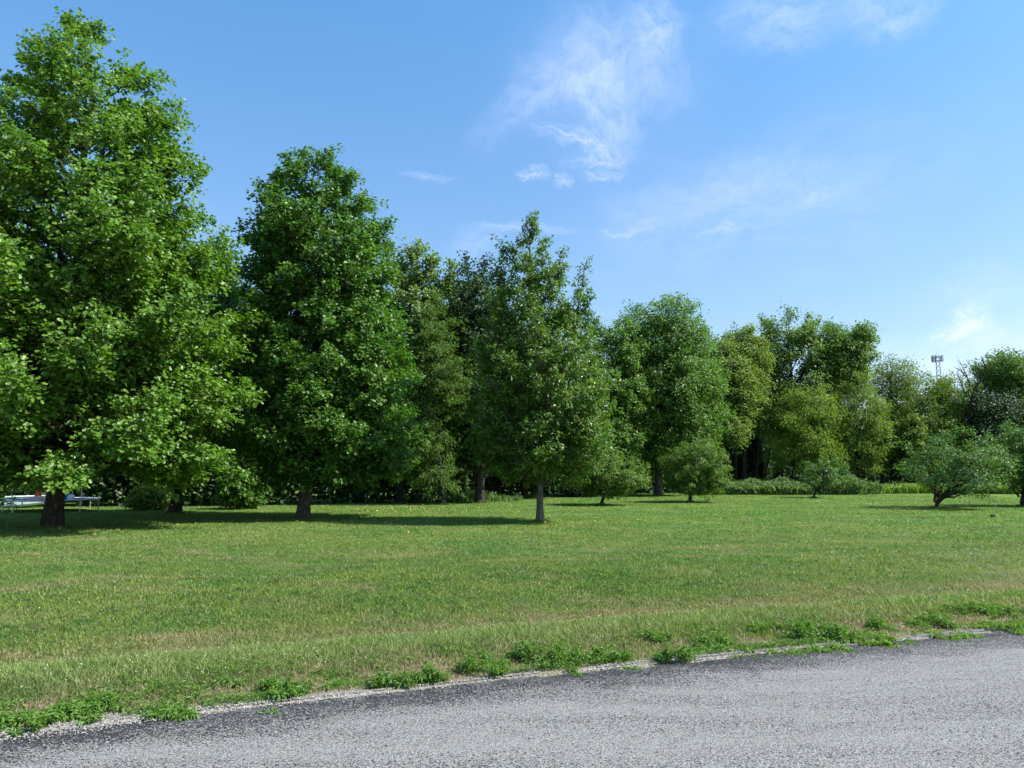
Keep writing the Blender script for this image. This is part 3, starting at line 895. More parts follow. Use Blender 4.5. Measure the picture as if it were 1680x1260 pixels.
make_tree('apple_tree', 'apple tree cut off by the right edge, spreading low branches', (1677, 831),
          [(690, 1675, 1720), (712, 1645, 1740), (745, 1632, 1760), (780, 1640, 1760), (802, 1650, 1740)],
          45, M_fruit, B_brown, leaves=17000, leaf='oval', size=0.12, limbs=36, inner=0.4, kink=0.12, trunk_r=0.09, clear=0.5, sub=0.55, spread=0.15, jitter=0.14, rise=0.6, gap=0.45,
          shoots=[(1665, 730, 1656, 692), (1645, 745, 1632, 712)],
          forks=[([(1672, 815, 0), (1660, 800, 0), (1640, 790, 0)], 0.05)], group='apple trees on the lawn')
make_tree('silver_shrub', 'pale silvery drooping shrub in the shade under the lone slim tree', (950, 815),
          [(762, 935, 975), (775, 918, 990), (795, 915, 992), (806, 925, 980)],
          46, M_silver, B_dark, leaves=6000, leaf='long', size=0.2, limbs=34, trunk_r=0.05, clear=0.3, sub=0.5, spread=0.2, jitter=0.2, droop=0.5, cat='shrub')
make_tree('leafy_shrub', 'sunlit light green bush between the two left tulip tree trunks', (262, 837),
          [(801, 235, 262), (812, 215, 272), (824, 212, 272), (832, 220, 268)],
          47, M_bushy, B_dark, leaves=9000, leaf='oval', size=0.13, limbs=40, trunk_r=0.04, clear=0.1, sub=0.4, spread=0.16, cat='shrub', jitter=0.15)
make_tree('leafy_shrub', 'dark rounded bush just left of the dense dark tree', (398, 835),
          [(770, 380, 415), (790, 360, 432), (810, 358, 436), (828, 365, 430)],
          48, M_tulip2, B_dark, leaves=10000, leaf='oval', size=0.14, limbs=40, trunk_r=0.04, clear=0.1, sub=0.4, spread=0.16, cat='shrub', jitter=0.15)

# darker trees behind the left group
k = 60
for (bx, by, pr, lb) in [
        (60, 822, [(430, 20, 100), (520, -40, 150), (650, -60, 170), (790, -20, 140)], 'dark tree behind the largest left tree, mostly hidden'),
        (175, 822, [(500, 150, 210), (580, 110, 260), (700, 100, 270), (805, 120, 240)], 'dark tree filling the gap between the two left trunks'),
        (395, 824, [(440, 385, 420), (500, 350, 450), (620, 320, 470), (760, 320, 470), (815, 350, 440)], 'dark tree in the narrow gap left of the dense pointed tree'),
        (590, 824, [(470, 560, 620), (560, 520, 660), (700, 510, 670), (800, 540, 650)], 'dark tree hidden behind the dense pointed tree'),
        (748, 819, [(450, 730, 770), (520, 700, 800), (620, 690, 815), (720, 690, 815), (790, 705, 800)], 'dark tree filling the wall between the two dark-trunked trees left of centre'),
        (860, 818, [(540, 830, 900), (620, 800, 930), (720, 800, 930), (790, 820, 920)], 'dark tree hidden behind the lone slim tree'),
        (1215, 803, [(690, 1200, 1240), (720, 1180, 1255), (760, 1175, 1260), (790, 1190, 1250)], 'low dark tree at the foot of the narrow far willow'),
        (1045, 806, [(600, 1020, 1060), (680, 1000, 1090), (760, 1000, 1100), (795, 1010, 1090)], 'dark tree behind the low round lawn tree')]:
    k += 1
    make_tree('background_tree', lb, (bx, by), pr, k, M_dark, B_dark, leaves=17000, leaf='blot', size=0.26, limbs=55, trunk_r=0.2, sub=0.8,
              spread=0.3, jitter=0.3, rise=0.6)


# ------------------------------------------------------------ undergrowth along the tree line
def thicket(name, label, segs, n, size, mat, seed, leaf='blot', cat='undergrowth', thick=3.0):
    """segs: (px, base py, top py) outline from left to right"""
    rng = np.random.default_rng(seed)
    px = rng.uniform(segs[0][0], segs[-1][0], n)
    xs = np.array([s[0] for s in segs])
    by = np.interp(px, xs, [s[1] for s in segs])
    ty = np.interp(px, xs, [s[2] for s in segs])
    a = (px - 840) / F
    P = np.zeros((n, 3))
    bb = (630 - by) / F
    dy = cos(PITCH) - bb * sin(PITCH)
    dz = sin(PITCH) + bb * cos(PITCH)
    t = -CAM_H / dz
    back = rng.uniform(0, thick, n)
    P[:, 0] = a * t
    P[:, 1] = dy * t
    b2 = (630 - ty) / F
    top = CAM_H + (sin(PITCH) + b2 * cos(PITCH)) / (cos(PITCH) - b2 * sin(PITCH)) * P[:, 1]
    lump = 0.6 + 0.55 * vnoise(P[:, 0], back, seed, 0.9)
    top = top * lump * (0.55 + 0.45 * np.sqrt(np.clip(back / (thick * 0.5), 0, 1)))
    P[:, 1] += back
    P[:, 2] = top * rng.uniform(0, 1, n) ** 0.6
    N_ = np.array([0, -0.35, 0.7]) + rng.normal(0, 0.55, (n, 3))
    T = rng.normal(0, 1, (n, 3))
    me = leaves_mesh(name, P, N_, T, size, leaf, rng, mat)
    link(name, me, kind='stuff', label=label, category=cat)


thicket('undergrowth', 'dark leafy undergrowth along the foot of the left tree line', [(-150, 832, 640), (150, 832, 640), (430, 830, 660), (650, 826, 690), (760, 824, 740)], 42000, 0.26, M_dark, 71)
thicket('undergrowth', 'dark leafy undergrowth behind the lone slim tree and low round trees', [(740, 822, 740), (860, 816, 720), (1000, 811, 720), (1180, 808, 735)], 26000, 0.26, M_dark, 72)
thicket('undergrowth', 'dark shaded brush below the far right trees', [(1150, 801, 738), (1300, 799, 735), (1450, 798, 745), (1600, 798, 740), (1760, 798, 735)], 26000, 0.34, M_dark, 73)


thicket('background_wood', 'wood between the far right trees, under-tree shade put into its dark leaves', [(1140, 800, 690), (1170, 800, 745), (1250, 800, 735), (1280, 800, 660), (1400, 799, 650), (1440, 799, 700), (1520, 799, 650), (1600, 799, 660), (1660, 799, 690), (1800, 799, 650)], 34000, 0.30, M_dark, 74, thick=9.0, cat='wood')  # dark leaf colour stands in for the shade under the far willows


def reeds(name, label, segs, n, wid, mat, seed, cat='weeds', thick=4.0, lean=0.18, tips=False):
    rng = np.random.default_rng(seed)
    xs = np.array([s[0] for s in segs])
    px = rng.uniform(xs[0], xs[-1], n)
    by = np.interp(px, xs, [s[1] for s in segs])
    ty = np.interp(px, xs, [s[2] for s in segs])
    bb = (630 - by) / F
    dz = sin(PITCH) + bb * cos(PITCH)
    dy = cos(PITCH) - bb * sin(PITCH)
    t = -CAM_H / dz
    X = (px - 840) / F * t
    Yb = dy * t
    b2 = (630 - ty) / F
    top = CAM_H + (sin(PITCH) + b2 * cos(PITCH)) / (cos(PITCH) - b2 * sin(PITCH)) * Yb
    back = rng.uniform(0, thick, n)
    h = top * (0.35 + 0.55 * vnoise(X, back, seed, 0.5) + 0.35 * vnoise(X, back, seed + 1, 2.2)) * rng.uniform(0.7, 1.15, n)
    P0 = np.stack([X, Yb + back, np.zeros(n)], 1)
    az = rng.uniform(0, 2 * pi, n)
    w = np.stack([np.cos(az), np.sin(az), 0 * az], 1) * (wid * rng.uniform(0.6, 1.3, n))[:, None]
    ln = rng.normal(0, lean, (n, 2)) * h[:, None]
    up1 = np.stack([ln[:, 0] * 0.3, ln[:, 1] * 0.3, h * 0.55], 1)
    up2 = np.stack([ln[:, 0], ln[:, 1], h], 1)
    V = np.stack([P0 - w * .4, P0 + w * .4, P0 + up1 + w, P0 + up1 - w, P0 + up2], 1)
    base = np.arange(n)[:, None] * 5
    q4 = np.concatenate([base + 0, base + 1, base + 2, base + 3], 1)
    t3 = np.concatenate([base + 3, base + 2, base + 4], 1)
    loops = np.concatenate([q4.ravel(), t3.ravel()])
    sizes = np.concatenate([np.full(n, 4), np.full(n, 3)])
    me = mk_mesh(name, V.reshape(-1, 3), loops=loops, sizes=sizes, attrs={'v': np.repeat(rng.uniform(0, 1, n), 5)}, mat=mat)
    link(name, me, kind='stuff', label=label, category=cat)


M_weedl = leaf_mat('weed_band_leaves', (0.060, 0.115, 0.030), (0.125, 0.19, 0.055), (0.24, 0.26, 0.14), rough=0.55)
M_weed = blade_mat('tall_weeds', own=((0.055, 0.110, 0.028), (0.125, 0.19, 0.055)))
thicket('weed_leaves', 'leafy tall weeds mixed into the weed band at the far lawn edge', [(1150, 812, 790), (1300, 812, 787), (1410, 812, 782), (1448, 811, 786)], 30000, 0.15, M_weedl, 84, cat='weeds')
M_tallgrass = blade_mat('tall_grass', own=((0.12, 0.20, 0.03), (0.21, 0.29, 0.06)))
reeds('tall_weeds', 'dense band of tall weeds along the far lawn edge', [(1150, 812, 792), (1300, 812, 790), (1410, 812, 786), (1448, 811, 788)], 9000, 0.05, M_weed, 81, lean=0.3)
reeds('tall_grass', 'bright unmown grass beyond the lawn right of the weeds', [(1380, 811, 796), (1530, 810, 795), (1700, 811, 794)], 42000, 0.045, M_tallgrass, 82, thick=9, lean=0.4)
reeds('forest_grass', 'thin pale grass growing under the trees left of centre', [(655, 826, 806), (800, 824, 806), (860, 822, 812)], 900, 0.03, M_weed, 83, thick=2)


# ------------------------------------------------------------ grass
def grass():
    rng = np.random.default_rng(7)
    n = 1350000
    # density falls with distance squared
    lo, hi = 3.6, 62.0
    half = radians(41)
    d = lo * np.exp(rng.uniform(0, 1, n) * math.log(hi / lo))
    a = rng.uniform(-half, half, n)
    x, y = d * np.sin(a), d * np.cos(a)
    s = y - edge_y(x)
    edge_n = 0.10 * vnoise(x, y, 21, 3.0) + 0.09 * vnoise(x, y, 22, 11.0) + 0.16 * sstep(-1.5, -3.2, x)
    keep = (s > edge_n - 0.02)
    # thin on the dry strip beside the road
    thin = 0.45 + 0.55 * sstep(0.15, 0.9, s)
    keep &= rng.uniform(0, 1, n) < thin
    x, y, d, s = x[keep], y[keep], d[keep], s[keep]
    n = len(x)
    z = terrain(x, y)
    patch = vnoise(x, y, 23, 0.8) * 0.6 + vnoise(x, y, 24, 3.5) * 0.4
    h = 0.022 + 0.022 * patch
    h = h * (1 + 0.75 * np.exp(-((s - 1.1) / 0.6) ** 2)) * (0.8 + 0.35 * sstep(0, 0.6, s))
    h *= rng.uniform(0.5, 1.35, n)
    w = 0.0022 * (np.maximum(d, 5) / 5.0) ** 0.85 * rng.uniform(0.6, 1.5, n)
    az = rng.uniform(0, 2 * pi, n)
    W = np.stack([np.cos(az) * w, np.sin(az) * w, 0 * w], 1)
    la = rng.uniform(0, 2 * pi, n)
    lm = np.abs(rng.normal(0, 0.85, n)) * h + (d > 15) * 0.02
    P0 = np.stack([x, y, z - 0.004], 1)
    mid = P0 + np.stack([np.cos(la) * lm * 0.35, np.sin(la) * lm * 0.35, h * 0.6], 1)
    tip = P0 + np.stack([np.cos(la) * lm, np.sin(la) * lm, h], 1)
    near = d < 13
    out = []
    # near: two-segment blades
    Pn, Wn, Mn, Tn = P0[near], W[near], mid[near], tip[near]
    m = len(Pn)
    V1 = np.stack([Pn - Wn, Pn + Wn, Mn + Wn * .8, Mn - Wn * .8, Tn], 1).reshape(-1, 3)
    b_ = np.arange(m)[:, None] * 5
    L1 = np.concatenate([b_, b_ + 1, b_ + 2, b_ + 3], 1)
    L1b = np.concatenate([b_ + 3, b_ + 2, b_ + 4], 1)
    f = ~near
    Pf, Wf, Tf = P0[f], W[f], tip[f]
    m2 = len(Pf)
    V2 = np.stack([Pf - Wf, Pf + Wf, Tf], 1).reshape(-1, 3)
    L2 = (np.arange(m2 * 3) + len(V1))
    v = rng.uniform(0, 1, n)
    at = np.concatenate([np.repeat(v[near], 5), np.repeat(v[f], 3)])
    me = mk_mesh('lawn_grass', np.concatenate([V1, V2]), loops=np.concatenate([L1.ravel(), L1b.ravel(), L2]),
                 sizes=np.concatenate([np.full(m, 4), np.full(m, 3), np.full(m2, 3)]), attrs={'v': at}, mat=blade_mat())
    link('lawn_grass', me, kind='stuff', label='mown lawn grass with green and straw-coloured patches', category='grass')


grass()


# low ground cover creeping over the verge
def verge_cover():
    rng = np.random.default_rng(51)
    n = 90000
    x = rng.uniform(-7, 10, n)
    s = np.abs(rng.normal(0.25, 0.45, n)) + 0.03
    m = vnoise(x, s * 1.6, 52, 1.6) * 0.6 + vnoise(x, s * 2, 53, 6.0) * 0.4
    k = m > 0.56
    x, s = x[k], s[k]
    y = edge_y(x) + s
    n = len(x)
    P = np.stack([x, y, terrain(x, y) + rng.uniform(0.004, 0.05, n) * (m[k] - 0.5) * 6], 1)
    me = leaves_mesh('verge_cover', P, np.array([0, 0, 1.0]) + rng.normal(0, 0.45, (n, 3)), rng.normal(0, 1, (n, 3)) * [1, 1, 0.4], 0.03, 'long', rng, M_verge)
    link('verge_cover', me, kind='stuff', label='low green creeping weeds patching the dry verge beside the road', category='weeds')


# uncut grass at the foot of the lawn trunks
def trunk_grass():
    rng = np.random.default_rng(55)
    Vs, n_all = [], 0
    for px, py, r in [(85, 866, .36), (287, 844, .3), (497, 850, .33), (886, 857, .17), (987, 829, .12), (1132, 824, .12), (1335, 817, .1), (1535, 834, .15), (1677, 831, .15), (726, 828, .2), (787, 825, .4), (656, 827, .33), (1080, 813, .35)]:
        c = ground(px, py)
        n = 900
        a = rng.uniform(0, 2 * pi, n)
        d = r + np.abs(rng.normal(0, 0.09, n))
        x, y = c[0] + d * np.cos(a), c[1] + d * np.sin(a)
        z = terrain(x, y)
        h = rng.uniform(0.05, 0.17, n) * np.exp(-(d - r) * 3)
        w = 0.007
        t = rng.uniform(0, 2 * pi, n)
        P = np.stack([x, y, z - 0.01], 1)
        W = np.stack([np.cos(t) * w, np.sin(t) * w, 0 * t], 1)
        T = P + np.stack([rng.normal(0, 0.03, n), rng.normal(0, 0.03, n), h], 1)
        Vs.append(np.stack([P - W, P + W, T], 1).reshape(-1, 3))
    V = np.concatenate(Vs)
    me = mk_mesh('uncut_grass', V, loops=np.arange(len(V)), sizes=np.full(len(V) // 3, 3), attrs={'v': np.repeat(rng.uniform(0, 0.9, len(V) // 3), 3)}, mat=blade_mat('uncut_grass_blades'))
    link('uncut_grass', me, kind='stuff', label='longer uncut grass ringing the feet of the lawn trees', category='grass')


trunk_grass()


# clover heads and dandelions, yellow fallen leaves in the turf
def dots(name, label, n, size, mat, seed, dlo, dhi, cat, hgt):
    rng = np.random.default_rng(seed)
    d = dlo * np.exp(rng.uniform(0, 1, n) * math.log(dhi / dlo))
    a = rng.uniform(-radians(38), radians(38), n)
    x, y = d * np.sin(a), d * np.cos(a)
    k = (y - edge_y(x) > 0.5) & (vnoise(x, y, seed, 0.5) > 0.5)
    x, y, d = x[k], y[k], d[k]
    n = len(x)
    z = terrain(x, y) + hgt
    s = size * rng.uniform(0.7, 1.3, n) * (1 + d / 60)
    oct_ = np.array([(1, 0, 0), (0, 1, 0), (-1, 0, 0), (0, -1, 0), (0, 0, 1), (0, 0, -1)], float)
    of = np.array([(0, 1, 4), (1, 2, 4), (2, 3, 4), (3, 0, 4), (1, 0, 5), (2, 1, 5), (3, 2, 5), (0, 3, 5)])
    V = np.stack([x, y, z], 1)[:, None, :] + oct_[None] * s[:, None, None]
    L = (np.arange(n)[:, None, None] * 6 + of[None]).ravel()
    me = mk_mesh(name, V.reshape(-1, 3), loops=L, sizes=np.full(n * 8, 3), mat=mat, smooth=True)
    link(name, me, kind='stuff', label=label, category=cat)


dots('clover_flowers', 'tiny white clover heads dotted through the lawn', 3000, 0.0055, plain_mat('clover_white', (0.42, 0.43, 0.36)), 31, 6, 45, 'flowers', 0.07)
dots('yellow_flowers', 'few tiny yellow flowers in the lawn', 120, 0.008, plain_mat('flower_yellow', (0.75, 0.55, 0.05)), 32, 7, 35, 'flowers', 0.06)


def fallen():
    rng = np.random.default_rng(61)
    n = 420
    cs = [ground(*c) for c in [(85, 866), (287, 844), (497, 850), (640, 838), (886, 857)]]
    c = np.array(cs)[rng.integers(0, len(cs), n)]
    P = c + rng.normal(0, 1, (n, 3)) * [2.6, 1.9, 0]
    P[:, 2] = terrain(P[:, 0], P[:, 1]) + 0.045
    m = leaf_mat('fallen_leaf', (0.32, 0.26, 0.05), (0.24, 0.15, 0.06), (0.4, 0.34, 0.08), rough=0.6, trans=0.1)
    link('fallen_leaves', leaves_mesh('fallen_leaves', P, np.array([0, 0, 1.0]) + rng.normal(0, 0.4, (n, 3)), rng.normal(0, 1, (n, 3)), 0.08, 'broad', rng, m),
         kind='stuff', label='few yellow and brown fallen leaves under the left trees', category='leaves')


fallen()


# loose gravel on the road edge
def gravel():
    rng = np.random.default_rng(9)
    n = 26000
    x = rng.uniform(-7, 9.5, n)
    s = rng.normal(-0.01, 0.035, n) + 0.08 * (vnoise(x, x * 0, 41, 1.5) - 0.3)
    wide = sstep(-1.2, -3.4, x) * rng.uniform(-1, 1, n) * 0.22
    s = s - wide
    kp = (vnoise(x, x * 0, 43, 2.3) + 0.4 * vnoise(x, s * 3, 44, 9.0) > 0.62) | (x < -1.8)
    x, s = x[kp], s[kp]
    n = len(x)
    loose = rng.uniform(0, 1, n) < 0.12
    s = np.where(loose, -np.abs(rng.normal(0, 0.9, n)), s)
    y = edge_y(x) + s
    z = np.where(s > 0, terrain(x, y) + 0.002, -0.008 + np.interp(-s, ts, tz))
    size = rng.uniform(0.003, 0.0095, n) * np.where(loose, 0.8, 1.0)
    base = np.array([(1, 0, 0), (0.2, 1, 0), (-0.9, 0.3, 0), (-0.2, -0.9, 0), (0.1, 0.1, 0.75), (0, 0, -0.6)], float)
    V = base[None] * rng.uniform(0.65, 1.2, (n, 6, 1)) * size[:, None, None]
    az = rng.uniform(0, 2 * pi, n)
    c, s_ = np.cos(az)[:, None], np.sin(az)[:, None]
    Vx = V[:, :, 0] * c - V[:, :, 1] * s_
    Vy = V[:, :, 0] * s_ + V[:, :, 1] * c
    V = np.stack([Vx + x[:, None], Vy + y[:, None], V[:, :, 2] + (z + size * 0.3)[:, None]], 2)
    of = np.array([(0, 1, 4), (1, 2, 4), (2, 3, 4), (3, 0, 4), (1, 0, 5), (2, 1, 5), (3, 2, 5), (0, 3, 5)])
    L = (np.arange(n)[:, None, None] * 6 + of[None]).ravel()
    m, N = new_mat('pale_gravel')
    v = N.n('ShaderNodeAttribute', attribute_name='v').outputs['Fac']
    col = N.mix(v, c4(0.12, 0.11, 0.10), c4(0.34, 0.32, 0.29))
    p = N.n('ShaderNodeBsdfPrincipled', {'Base Color': col, 'Roughness': 0.85})
    out = N.n('ShaderNodeOutputMaterial')
    N.t.links.new(p.outputs[0], out.inputs[0])
    me = mk_mesh('loose_gravel', V.reshape(-1, 3), loops=L, sizes=np.full(n * 8, 3), attrs={'v': np.repeat(rng.uniform(0, 1, n), 6)}, mat=m)
    link('loose_gravel', me, kind='stuff', label='pale loose gravel along the edge of the road', category='gravel')


gravel()


# weed clumps on the verge: each one plant of its own
M_verge = leaf_mat('verge_weed_leaves', (0.072, 0.158, 0.022), (0.128, 0.232, 0.036), (0.22, 0.28, 0.08), rough=0.5, trans=0.35)
M_verge2 = leaf_mat('verge_grass_leaves', (0.10, 0.19, 0.02), (0.16, 0.26, 0.035), (0.25, 0.28, 0.08), rough=0.5, trans=0.35)


verge_cover()


def weed(px, py, wpx, hpx, seed, label, mat=None, group='weed clumps along the road edge'):
    rng = np.random.default_rng(seed)
    b = ground(px, py)
    b[2] = float(terrain(b[0], b[1]))
    R_ = wpx / F * math.hypot(b[0], b[1]) / 2 * 1.08
    Hh = hpx / F * math.hypot(b[0], b[1]) * 0.78
    root = None
    n = int(260 + 3600 * R_)
    ns = max(8, int(40 * R_) + 10)
    A = Acc()
    cen = []
    for i in range(ns):
        a = rng.uniform(0, 2 * pi)
        r = R_ * math.sqrt(rng.uniform(0, 1))
        r *= 0.7 + 0.6 * float(vnoise(3 + 1.5 * cos(a), 3 + 1.5 * sin(a), seed, 1.3))
        p0 = np.array([r * cos(a) * 0.8, r * sin(a) * 0.5, -0.01])
        h = Hh * rng.uniform(0.5, 1.15) * max(0.3, 1 - 0.6 * (r / R_) ** 2)
        p2 = np.array([r * cos(a) * 1.15, r * sin(a) * 0.75, h])
        pth = bez(p0, np.array([p0[0], p0[1], h * 0.7]), p2, 5)
        A.tube(pth, np.linspace(0.003, 0.0012, 5), 4)
        cen.append(pth)
    cen = np.array(cen)
    si = rng.integers(0, ns, n)
    f = rng.uniform(0.15, 1, n) ** 0.7 * 4
    fi = np.minimum(f.astype(int), 3)
    fr = (f - fi)[:, None]
    P = cen[si, fi] * (1 - fr) + cen[si, fi + 1] * fr
    od = rng.normal(0, 1, (n, 3))
    od[:, 2] *= 0.5
    od /= np.linalg.norm(od, axis=1)[:, None]
    P = P + od * rng.uniform(0, 0.035, n)[:, None]
    P[:, 2] = np.maximum(P[:, 2], 0.006)
    N_ = np.array([0, 0, 0.9]) + od * 0.4 + rng.normal(0, 0.4, (n, 3))
    o = link('weed_clump', leaves_mesh('weed_clump', P, N_, od + [0, 0, 0.2], 0.038, 'long', rng, mat or M_verge), label=label, category='weed', group=group)
    o.location = b


WEEDS = [
    (30, 1192, 85, 26, 'dark green weed clump at the extreme left of the road edge'),
    (118, 1180, 70, 26, 'upright weed clump next to the leftmost one, in straw grass'),
    (165, 1165, 80, 24, 'light green feathery weed clump near the left end of the verge'),
    (285, 1172, 75, 18, 'flat weed sprawling onto the gravel near the left, by itself'),
    (370, 1132, 36, 14, 'tiny weed tuft alone in a brown patch, above the verge edge'),
    (460, 1140, 90, 32, 'wide bright weed clump left of the road edge middle'),
    (445, 1167, 42, 12, 'small weed growing in the dark asphalt below the wide bright clump'),
    (640, 1125, 62, 30, 'rounded weed clump touching a similar one on its right'),
    (700, 1118, 58, 34, 'taller weed clump touching a similar one on its left'),
    (790, 1105, 80, 42, 'thick weed mound just left of the middle of the road edge'),
    (870, 1088, 60, 40, 'loose weed clump between the thick mound and the broad one'),
    (920, 1092, 80, 44, 'broad leafy weed clump in the middle of the verge'),
    (995, 1085, 60, 34, 'compact domed weed with its own shadow, right of the broad clump'),
    (1108, 1083, 56, 36, 'dark pointed weed right on the asphalt edge, right of the domed one'),
    (1075, 1058, 54, 22, 'weed clump further back in the grass above the dark pointed one'),
    (945, 1106, 26, 14, 'tiny weed sprouting from the asphalt below the broad clump'),
    (1035, 1096, 36, 12, 'thin grass tuft on the asphalt right of the domed weed'),
    (1170, 1062, 60, 22, 'low weed clump right of the dark pointed one'),
    (1240, 1042, 36, 20, 'small dark weed tuft above the pale edge grass'),
    (1330, 1046, 110, 34, 'widest leafy weed patch on the right half of the verge'),
    (1370, 1048, 66, 28, 'glossy broad weed at the right end of the widest patch'),
    (1436, 1034, 30, 18, 'little upright weed between the widest patch and the right clump'),
    (1530, 1028, 60, 24, 'bushy green weed clump in a bare patch at right'),
    (1590, 1012, 60, 18, 'long low weed strip behind the bushy right clump'),
    (1640, 1012, 70, 20, 'weed clump at the right edge of the photo'),
]
for i, (a_, b_, c_, d_, lb) in enumerate(WEEDS):
    weed(a_, b_, c_, d_, 300 + i, lb)
GT = [(1260, 1070, 110, 12, 'yellow-green grass tuft strip on the pale gravel, leftmost of the bright tufts'),
      (1345, 1062, 90, 14, 'yellow-green grass tuft in the middle of the gravel edge strip'),
      (1450, 1052, 90, 16, 'bright yellow-green grass tuft right of the middle gravel strip'),
      (1560, 1042, 80, 10, 'thin yellow-green grass tuft below the bushy right clump'),
      (1650, 1032, 80, 14, 'bright grass tuft on the asphalt edge at the right border')]
for i, (a_, b_, c_, d_, lb) in enumerate(GT):
    weed(a_, b_, c_, d_, 400 + i, lb, M_verge2, 'bright grass tufts on the gravel edge')

# ------------------------------------------------------------ cell tower
steel = plain_mat('steel_haze_tint', (0.20, 0.25, 0.31), 0.6, 0.2)  # grey steel tinted blue: distance haze put into the colour
TY = 330.0
tb = onplane(1538, 600, TY)
tb[2] = 0
tower = empty('cell_tower', tb, label='grey lattice cell tower with panel antennas rising behind the far trees', category='tower')
htop = onplane(1538, 582, TY)[2]
A = Acc()
w0, w1 = 2.0, 0.85
legs = []
for a in (90, 210, 330):
    ca, sa = cos(radians(a)), sin(radians(a))
    p = np.array([[ca * w0, sa * w0, 0], [ca * w1, sa * w1, htop]])
    legs.append(p)
    B_ = Acc()
    B_.tube(np.linspace(p[0], p[1], 6), np.full(6, 0.16), 6)
    link('leg', B_.mesh('leg', steel), tower)
nb = 26
for i in range(nb):
    f0, f1 = i / nb, (i + 1) / nb
    for a in range(3):
        p, r = legs[a], legs[(a + 1) % 3]
        x0, x1 = p[0] + (p[1] - p[0]) * f0, r[0] + (r[1] - r[0]) * f1
        y1 = r[0] + (r[1] - r[0]) * f0
        y2 = p[0] + (p[1] - p[0]) * f1
        A.tube(np.stack([x0, (x0 + x1) / 2, x1]), np.full(3, 0.07), 4)
        A.tube(np.stack([y1, (y1 + y2) / 2, y2]), np.full(3, 0.07), 4)
link('bracing', A.mesh('bracing', steel), tower)
A = Acc()
for zz in (htop - 1.0, htop - 2.6):
    ring = np.array([[2.1 * cos(t), 2.1 * sin(t), zz] for t in np.linspace(0, 2 * pi, 13)])
    A.tube(ring, np.full(13, 0.08), 5)
    for a in (90, 210, 330):
        A.tube(np.array([[0, 0, zz], [1.0 * cos(radians(a)), 1.0 * sin(radians(a)), zz], [2.1 * cos(radians(a)), 2.1 * sin(radians(a)), zz]]), np.full(3, 0.08), 5)
link('antenna_platform', A.mesh('antenna_platform', steel), tower)
pan = plain_mat('antenna_haze_tint', (0.24, 0.29, 0.35), 0.5)  # same blue haze tint mixed into the antenna grey
for a in (80, 105, 180, 205, 230, 300, 325, 350, 20):
    B_ = Acc()
    B_.box((-0.22, -0.16, 0), (0.22, 0.16, 2.7))
    o = link('antenna', B_.mesh('antenna', pan), tower)
    o.location = (2.25 * cos(radians(a)), 2.25 * sin(radians(a)), htop - 3.1)
    o.rotation_euler = (0, 0, radians(a + 90))
B_ = Acc()
B_.tube(np.array([[0, 0, htop], [0, 0, htop + 0.8], [0, 0, htop + 1.6]]), [0.06, 0.05, 0.03], 5)
link('lightning_rod', B_.mesh('lightning_rod', steel), tower)

# ------------------------------------------------------------ trampoline and the things behind the left trunk
metal = plain_mat('tube_steel', (0.55, 0.56, 0.58), 0.35, 0.7)
black = plain_mat('black_mesh', (0.02, 0.02, 0.024), 0.7)
c0 = ground(58, 841)
tz_ = 0.48
rt = 1.72
ctr = np.array([c0[0], c0[1] + 1.1, 0])
tr = empty('trampoline', ctr, label='low round trampoline with pale metal rim and legs at the left edge', category='trampoline')
th = np.linspace(0, 2 * pi, 41)
A = Acc()
A.tube(np.stack([rt * np.cos(th), rt * np.sin(th), np.full(41, tz_)], 1), np.full(41, 0.03), 8)
link('rim', A.mesh('rim', metal, smooth=True), tr)
A = Acc()
n = 40
V = np.concatenate([[[0, 0, tz_ - 0.01]], np.stack([rt * 0.9 * np.cos(th[:-1]), rt * 0.9 * np.sin(th[:-1]), np.full(n, tz_ + 0.005)], 1),
                    [[0, 0, tz_ - 0.02]], np.stack([rt * 0.9 * np.cos(th[:-1]), rt * 0.9 * np.sin(th[:-1]), np.full(n, tz_ - 0.008)], 1)])
fs = [(0, 1 + i, 1 + (i + 1) % n) for i in range(n)] + [(n + 1, n + 2 + (i + 1) % n, n + 2 + i) for i in range(n)]
q = [(1 + i, n + 2 + i, n + 2 + (i + 1) % n, 1 + (i + 1) % n) for i in range(n)]
link('jumping_mat', mk_mesh('jumping_mat', V, faces=fs + q, mat=black), tr)
A = Acc()
V = []
for rr_, zz in ((rt * 0.9, tz_ + 0.012), (rt * 1.0, tz_ + 0.045), (rt * 1.02, tz_ + 0.01), (rt * 0.9, tz_ - 0.005)):
    V.append(np.stack([rr_ * np.cos(th), rr_ * np.sin(th), np.full(41, zz)], 1))
V = np.concatenate(V)
q = [(r_ * 41 + i, r_ * 41 + i + 1, ((r_ + 1) % 4) * 41 + i + 1, ((r_ + 1) % 4) * 41 + i) for r_ in range(4) for i in range(40)]
link('edge_pad', mk_mesh('edge_pad', V, faces=q, mat=plain_mat('pad_blue_grey', (0.42, 0.47, 0.54)), smooth=True), tr)
for a in (20, 65, 110, 160, 205, 250, 292, 335):
    ca, sa = rt * cos(radians(a)), rt * sin(radians(a))
    A = Acc()
    A.tube(np.array([[ca, sa, tz_], [ca, sa, tz_ * .5], [ca, sa, -0.03]]), np.full(3, 0.022), 7)
    link('leg', A.mesh('leg', metal, smooth=True), tr)
for a in (205, 250, 292, 335):
    ca, sa = rt * 1.03 * cos(radians(a)), rt * 1.03 * sin(radians(a))
    A = Acc()
    A.tube(np.array([[ca, sa, tz_ - 0.2], [ca, sa, tz_ + .5], [ca, sa, tz_ + 1.4]]), np.full(3, 0.016), 7)
    link('net_pole', A.mesh('net_pole', metal, smooth=True), tr)

